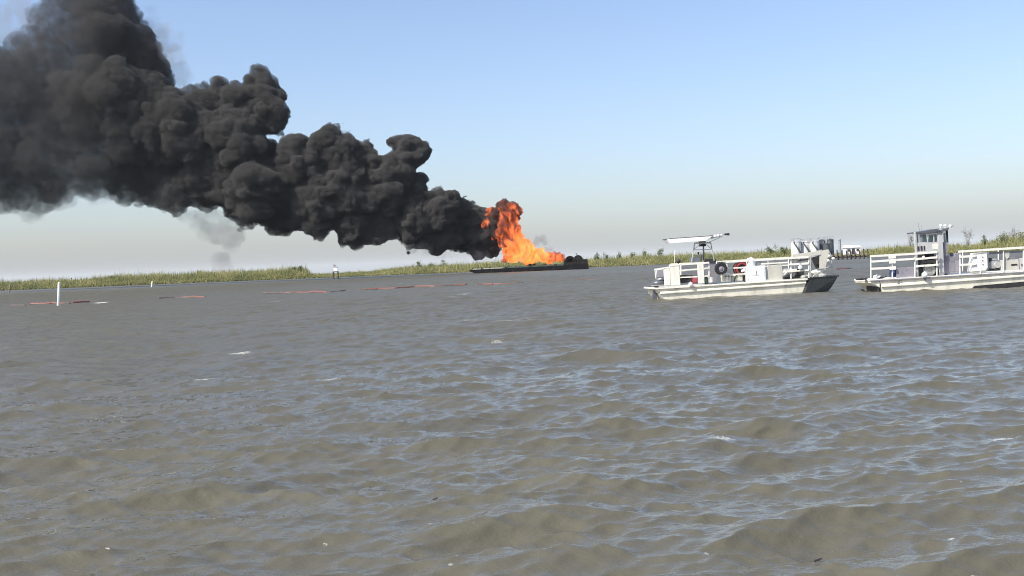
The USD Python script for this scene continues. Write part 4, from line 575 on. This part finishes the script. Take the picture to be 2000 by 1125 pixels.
# ---- right boat
b2 = Boat(1722, 571, 1.0, 1.0); B2 = 2.8; P = b2.p
right_boat = b2.thing("work_boat", "larger cream work boat with a tall grey wheelhouse, cut by the frame", "boat")
ut = P(1702, 551, 0)[0]; un = P(1719, 552, 0)[0]; ue = 12.5; g0, g1 = P(1690, 550.5, 0)[2], P(1990, 533.5, 0)[2]; x1_ = P(1990, 533.5, 0)[0]; gw2 = lambda u: g0 + (g1 - g0) * (u - un) / (x1_ - un)
secs = [section(un - 0.02, un + 0.06, un + 0.12, 0, 0, B2, gw2(un), 0.27)] + [section(u, u, u, 0, 0, B2, gw2(u), 0.27 + 0.016 * u) for u in (1.0, 3, 5, 7, 9, 10.5)] + [section(11.9, 11.2, 10.8, 0.3, 0.3, B2, gw2(11.9), 0.45)]
part(right_boat, "hull", loft(secs), "hull_cream")
zt = gw2(ut)
part(right_boat, "stern_overhang", hull([(ut, 0.15, zt - 0.07), (ut, 0.15, zt - 0.002), (ut, B2 - 0.5, zt - 0.07), (ut, B2 - 0.5, zt - 0.002), (un - 0.025, 0.003, gw2(un) - 0.003), (un - 0.025, B2 - 0.003, gw2(un) - 0.003), (un - 0.025, 0.02, gw2(un) - 0.30), (un - 0.025, B2 - 0.02, gw2(un) - 0.30), (ut + 0.2, 0.02, zt - 0.14), (ut + 0.2, B2 - 0.3, zt - 0.14)]), "hull_cream")
part(right_boat, "transom_recess", hull([(un - 0.12, 0.25, 0.30), (un - 0.026, 0.10, 0.30), (un - 0.026, 0.10, -0.2), (un - 0.10, 0.25, -0.2), (un - 0.12, B2 - 1.2, 0.30), (un - 0.026, B2 - 1.1, 0.30), (un - 0.026, B2 - 1.1, -0.2), (un - 0.1, B2 - 1.2, -0.2)]), "dark_gear", label="dark opening under the overhang")
part(right_boat, "rub_rail", hull([(ut - 0.06, -0.06, zt + 0.003), (ut - 0.06, -0.06, zt + 0.055), (12, 0.1, gw2(12) + 0.003), (12, 0.1, gw2(12) + 0.055), (ut - 0.06, 0.07, zt + 0.003), (ut - 0.06, 0.07, zt + 0.055), (10.8, -0.06, gw2(10.8) + 0.003), (10.8, -0.06, gw2(10.8) + 0.055), (10.8, 0.07, gw2(10.8) + 0.003), (10.8, 0.07, gw2(10.8) + 0.055)]), "console_grey")
part(right_boat, "deck", hull([(ut - 0.02, 0.075, zt + 0.006), (ut - 0.02, 0.075, zt + 0.09), (ut - 0.02, B2 - 0.4, zt + 0.006), (ut - 0.02, B2 - 0.4, zt + 0.09), (11.6, 0.2, gw2(11.6) + 0.006), (11.6, 0.2, gw2(11.6) + 0.09), (11.6, B2 - 0.2, gw2(11.6) + 0.006), (11.6, B2 - 0.2, gw2(11.6) + 0.09)]), "rail_white")
part(right_boat, "boot_stripe", hull([(4.2, -0.004, -0.15), (4.4, -0.018, 0.05), (11, -0.018, 0.24), (11, -0.004, -0.15), (4.2, 0.05, -0.15), (11, 0.05, 0.24), (11, 0.05, -0.15)]), "dark_gear", label="dark antifouling showing at the waterline")
for k in range(8): u = 0.9 + k * 1.15; part(right_boat, "hull_frame", hull([(u, 0.004, 0.42), (u + 0.04, 0.004, 0.42), (u, -0.018, 0.45), (u + 0.04, -0.018, 0.45), (u, -0.018, gw2(u) - 0.02), (u + 0.04, -0.018, gw2(u) - 0.02), (u, 0.004, gw2(u)), (u + 0.04, 0.004, gw2(u))]), "hull_cream")
handed_rail(b2, right_boat, [(1700, 500.5, 1788, 495.5), (1789, 495.3, 1831, 492.2), (1701, 511, 1785, 505.5), (1790, 506, 1831, 502.5), (1702, 525, 1750, 522.5), (1790, 520, 1833, 517)], 0.05, 0.095)
handed_rail(b2, right_boat, [(1872, 491.5, 2030, 481.5), (1874, 502, 1906, 499.5), (1874, 518, 1906, 515.5)], 0.05, 0.10); handed_rail(b2, right_boat, [(1872, 491, 2040, 480)], B2 - 0.2, 0.07)
part(right_boat, "rail_plate", b2.panel(1736, 1749, 499.5, 525.5, 0.015, 0.03) if False else [b2.panel(1736, 1750, 499.3, 505, 0.03, 0.03), b2.panel(1737, 1750, 507.5, 514.5, 0.03, 0.03), b2.panel(1738, 1750, 520.5, 527, 0.03, 0.03)], "rail_white")
for x in (1701, 1743, 1787, 1830, 1875, 1915, 1960, 1999): part(right_boat, "rail_post", rod(P(x, 547 - (x - 1700) * 0.058, 0.13), P(x, 500.5 - (x - 1700) * 0.060, 0.13), 0.03), "rail_white")
for x in (1880, 1950): part(right_boat, "rail_post", rod(P(x, 542 - (x - 1700) * 0.058, B2 - 0.2), P(x, 499 - (x - 1700) * 0.060, B2 - 0.2), 0.028), "rail_white")
part(right_boat, "side_panel", b2.panel(1750.5, 1786, 522, 541, 0.16, 0.04), "locker_lavender")
part(right_boat, "panel_stain", [b2.panel(1763, 1764, 531, 535, 0.152, 0.004, 0), b2.panel(1768, 1772, 527, 529, 0.152, 0.004, 0)], "console_grey", kind="stuff")
wh = group_part(right_boat, "wheelhouse"); va, vb = 0.35, 1.35
part(wh, "front_wall", [b2.panel(1792, 1833, 473.5, 492.5, va, 0.05), b2.panel(1792, 1836, 454, 457, va, 0.05)], "cabin_grey"); part(wh, "near_post", b2.panel(1788, 1792, 453, 541, va - 0.03, 0.08), "cabin_grey"); part(wh, "corner_post", b2.panel(1833.5, 1842.5, 447, 537.5, va - 0.03, 0.10), "cabin_grey")
part(wh, "window_mullion", b2.panel(1797, 1802, 457, 473, va + 0.01, 0.05), "console_grey"); part(wh, "window_mullion", b2.panel(1811, 1812.5, 457, 473, va + 0.01, 0.04), "cabin_grey"); part(wh, "window_mullion", b2.panel(1823, 1825, 457, 473, va + 0.01, 0.04), "cabin_grey"); part(wh, "window_pane", b2.panel(1792.5, 1833, 457.5, 473, va + 0.06, 0.012, 0), "window_glass")
part(wh, "curtain", b2.panel(1799, 1809, 457.5, 473, va + 0.25, 0.02, 0), "curtain"); part(wh, "curtain", b2.panel(1814, 1830, 457.5, 473, vb - 0.3, 0.02, 0), "curtain"); part(wh, "far_wall", [b2.panel(1791, 1850, 474, 540, vb, 0.05), b2.panel(1791, 1850, 452, 457, vb, 0.05)], "cabin_grey")
for x in (1793, 1847): part(wh, "far_post", b2.panel(x - 2, x + 2, 452, 538, vb + 0.06, 0.06), "cabin_grey")
ux0, ux1, ux2 = P(1838, 490, va)[0], P(1851, 490, va)[0], P(1787, 455, va)[0]; zt2 = P(1838, 473, va)[2]; zb2 = P(1838, 536, va)[2]
part(wh, "door_wall", [b2.panel(1843, 1851, 474.5, 488, va + 0.1, 0.05), b2.panel(1843, 1849, 488.5, 501, va + 0.1, 0.05)], "console_grey"); part(wh, "door_frame", [b2.panel(1848.5, 1852, 446, 474, va + 0.1, 0.06), b2.panel(1843, 1848.4, 446, 449, va + 0.1, 0.05)], "dark_gear"); part(wh, "door_pane", b2.panel(1843.2, 1848.4, 449.5, 474, va + 0.12, 0.012, 0), "window_glass")
ra_, rb_, rc_ = P(1789, 453.5, va - 0.1), P(1837, 450, va - 0.1), P(1853.5, 444.5, va - 0.1); dv = np.array([0, vb - va + 0.15, 0])
part(wh, "roof", [hull([ra_, ra_ + dv, rb_, rb_ + dv, ra_ - (0, 0, 0.06), ra_ + dv - (0, 0, 0.06), rb_ - (0, 0, 0.08), rb_ + dv - (0, 0, 0.08), rc_ - (0.55, 0, 0.02), rc_ + dv - (0.55, 0, 0.02)]), hull([rb_ - (0.3, 0, 0.06), rb_ + dv - (0.3, 0, 0.06), rc_, rc_ + dv, rc_ - (0.02, 0, 0.10), rc_ + dv - (0.02, 0, 0.1), rb_ - (0, 0, 0.1), rb_ + dv - (0, 0, 0.1)])], "grey_cowling", label="dark grey roof with an upswept visor")
for x, y in ((1837.5, 440.8), (1846, 440.6), (1856, 441.5)): part(wh, "roof_light", [ball(P(x, y, 0.5), 0.07, 2, (1, 1, 1.0)), rod(P(x, y, 0.5), P(x, y + 5, 0.5), 0.02)], "bright_white")
part(wh, "aerial", [b2.rod(1796, 452, 1793, 435, 0.9, 0.012), b2.rod(1799, 452, 1799.5, 440, 1.5, 0.01), b2.rod(1858, 444, 1862, 440, 0.5, 0.015)], "console_grey")
part(wh, "hanging_tool", b2.panel(1792.5, 1796, 481, 490, va - 0.02, 0.018), "dark_gear"); part(wh, "hanging_tool", b2.panel(1798, 1802, 480.5, 489.5, va - 0.02, 0.018), "dark_gear"); part(wh, "hanging_tool", b2.panel(1804, 1807, 480.5, 489, va - 0.02, 0.018), "dark_gear"); part(wh, "lit_plate", b2.panel(1821, 1832, 476, 487, va - 0.012, 0.01), "rail_white"); part(wh, "sill_bar", b2.bar(1818, 492.5, 1832, 491.5, va - 0.03, 0.03), "dark_gear")
t = b2.thing("winch", "grey drum winch in black frame low inside the right boat's wheelhouse", "winch", P(1812.5, 527, 0.55)); part(t, "drum", lathe([(0, -0.16), (0.22, -0.16), (0.22, 0.3), (0, 0.3)], 24, (0, 0, 0), "y"), "panel_beige"); part(t, "flange", lathe([(0.12, -0.20), (0.29, -0.20), (0.29, -0.165), (0.12, -0.165)], 24, (0, 0.0, 0), "y"), "bare_alloy"); part(t, "frame", [box(-0.45, -0.24, -0.1, 0.3, -0.38, 0.32, 0.02), box(0.25, 0.42, -0.1, 0.3, -0.38, 0.36, 0.02), box(-0.45, 0.42, -0.05, 0.3, 0.30, 0.46, 0.02), box(-0.5, 0.45, 0.31, 0.36, -0.38, 0.75, 0)], "dark_gear"); part(t, "control_knob", ball((-0.22, -0.1, 0.62), 0.06, 2), "bright_white"); part(t, "battery", box(-0.1, 0.05, 0.0, 0.2, 0.475, 0.62, 0.02), "dark_gear"); part(t, "battery", box(0.18, 0.34, 0.0, 0.2, 0.475, 0.66, 0.02), "dark_gear")
fender("white ball fender on the right boat's gunwale below the wheelhouse", b2, 1806, 536.8, -0.17, 0.135)
part(right_boat, "hull_outlet", rod(P(1806, 546, 0.01), P(1806, 546, 0.01) + (0, -0.05, 0), 0.06, 12), "console_grey"); part(right_boat, "hull_outlet", rod(P(1754, 552, 0.01), P(1754, 552, 0.01) + (0, -0.04, 0), 0.05, 12), "console_grey")
t = b2.thing("blue_drum", "dark blue plastic drum at the left end of the grey side panel", "drum", P(1745, 541, 0.45)); part(t, "barrel", lathe([(0, 0), (0.16, 0), (0.17, 0.05), (0.18, 0.16), (0.17, 0.27), (0.16, 0.33), (0, 0.33)], 20), "blue_plastic", smooth=40); part(t, "lid", lathe([(0, 0.333), (0.165, 0.333), (0.165, 0.37), (0, 0.37)], 20), "dark_gear"); part(t, "hoop", trimesh.creation.torus(0.178, 0.012, 20, 5).apply_translation((0, 0, 0.16)), "dark_gear")
lump("coiled_bundle", "small white bundle on the right boat's stern deck", "bundle", b2, 1712, 541, 0.5, (0.16, 0.14, 0.10), "bright_white", 12); lump("coiled_bundle", "dark flat bundle right of the small white one on the stern deck", "bundle", b2, 1722, 543, 0.6, (0.2, 0.18, 0.06), "dark_gear", 14); lump("coiled_bundle", "pale flat bundle just left of the blue drum", "bundle", b2, 1734, 544, 0.3, (0.22, 0.16, 0.07), "panel_beige", 15)
lump("coiled_bundle", "dark rope heap at the very tip of the right boat's stern", "bundle", b2, 1682, 545, 0.6, (0.25, 0.25, 0.06), "dark_gear", 16)
for k, (x0_, x1__, y0_, y1_, m, label) in enumerate(((1843, 1856, 499, 534, "locker_lavender", "grey locker directly right of the wheelhouse corner post"), (1857, 1865, 501, 533, "console_grey", "narrow dark locker second from the wheelhouse"), (1866, 1873, 494, 532.5, "locker_lavender", "tall narrow locker at the gap in the right boat's rails"))):
    a, b = P(x0_, y1_, 0.6), P(x1__, y0_, 0.6); t = b2.thing("deck_locker", label, "locker", (a[0], 0.6, a[2])); w_, h_ = b[0] - a[0], P((x0_ + x1__) / 2, y0_, 0.6)[2] - a[2]; part(t, "body", box(0, w_, 0, 0.6, -0.02, h_, 0.01), m); part(t, "door", box(0.02, w_ - 0.02, -0.012, -0.002, 0.05, h_ * 0.62, 0.003), m); part(t, "top_hatch", box(0.02, w_ - 0.02, -0.014, -0.002, h_ * 0.68, h_ * 0.95, 0.003), "console_grey")
# hopper, engine and panels right of the wheelhouse
t = b2.thing("hopper", "white funnel shaped hopper bolted behind the short white rails", "hopper", (0, 0, 0)); part(t, "body", [b2.poly([(1903, 495), (1927, 492), (1928, 505), (1929, 522), (1925, 528), (1897, 530), (1899, 521)], 0.115, 0.45)], "bright_white"); part(t, "rim", b2.bar(1902, 494.5, 1928, 491.5, 0.085, 0.06, 0.025), "rail_white"); part(t, "foot", b2.panel(1900, 1926, 528, 533, 0.2, 0.3), "rail_white")
for x, y in ((1919, 502), (1919.5, 516), (1919, 508.5)): part(t, "bolt", rod(P(x, y, 0.112), P(x, y, 0.112) + (0, -0.02, 0), 0.03, 8), "console_grey")
t = b2.thing("deck_engine", "grey engine on black feet right of the white hopper", "engine", P(1941, 524, 0.5)); part(t, "crankcase", hull([(sx * 0.24 + 0.02, sy * 0.2, w) for sx in (-0.85, 1) for sy in (-1, 1) for w in (0.0, 0.34)] + [(0.1, 0, 0.46), (-0.1, 0, 0.44)]), "bare_alloy"); part(t, "feet", [box(-0.05, 0.2, -0.22, 0.22, -0.1, -0.003, 0.02), hull([(-0.28, -0.15, -0.1), (-0.2, -0.15, -0.1), (-0.12, -0.15, 0.04), (-0.18, -0.15, 0.04), (-0.28, 0.1, -0.1), (-0.12, 0.1, 0.04)])], "dark_gear"); part(t, "flywheel", lathe([(0, -0.05), (0.15, -0.05), (0.15, 0.03), (0, 0.03)], 20, (0.06, -0.24, 0.16), "y"), "cabin_grey"); part(t, "air_filter", rod((-0.2, -0.1, 0.36), (-0.2, -0.1, 0.50), 0.075, 12), "dark_gear"); part(t, "exhaust", [rod((-0.2, -0.1, 0.44), (-0.24, -0.1, 0.30), 0.03)], "dark_gear")
part(right_boat, "lower_panel", b2.panel(1955, 1990, 507, 528, 0.20, 0.04), "panel_beige"); part(right_boat, "lower_panel", b2.panel(1992, 2030, 503, 526, 0.20, 0.04), "cabin_grey"); part(right_boat, "upper_panel", b2.panel(1932, 2035, 489.5, 494, 0.18, 0.03), "console_grey"); part(right_boat, "mesh_screen", [b2.panel(1968 + 4 * k, 1970.5 + 4 * k, 500, 506, 0.19, 0.01, 0) for k in range(4)], "console_grey", kind="stuff"); part(right_boat, "vent_slot", b2.panel(1975, 1987, 515.5, 518.5, 0.185, 0.01, 0), "dark_gear"); part(right_boat, "vent_slot", b2.panel(1995, 2003, 515, 520, 0.185, 0.01, 0), "dark_gear"); part(right_boat, "hung_cloth", b2.poly([(1962, 493), (1972, 491), (1971, 503), (1966, 506), (1963, 500)], 0.15, 0.02), "panel_beige")

# ------------------------------------------------------------------ drift on the water
for px, py, s_, label in ((1598, 1083, 0.026, "tiny black floating scrap with a white end near the bottom right"), (851, 987, 0.022, "thin dark floating twig in the lower middle of the water")):
    o = on_water(px, py); z_ = water_z(o[0], o[1]); t = thing("driftwood", label, "driftwood", loc=(o[0], o[1], z_ + 0.01)); part(t, "stick", rod((-s_, 0, 0), (s_, 0.01, 0.012), s_ * 0.28, 6, s_ * 0.16), "dark_gear"); part(t, "stub", rod((s_ * 0.2, 0, 0), (s_ * 0.1, 0.0, s_ * 0.6), s_ * 0.2, 5, s_ * 0.1), "dark_gear")
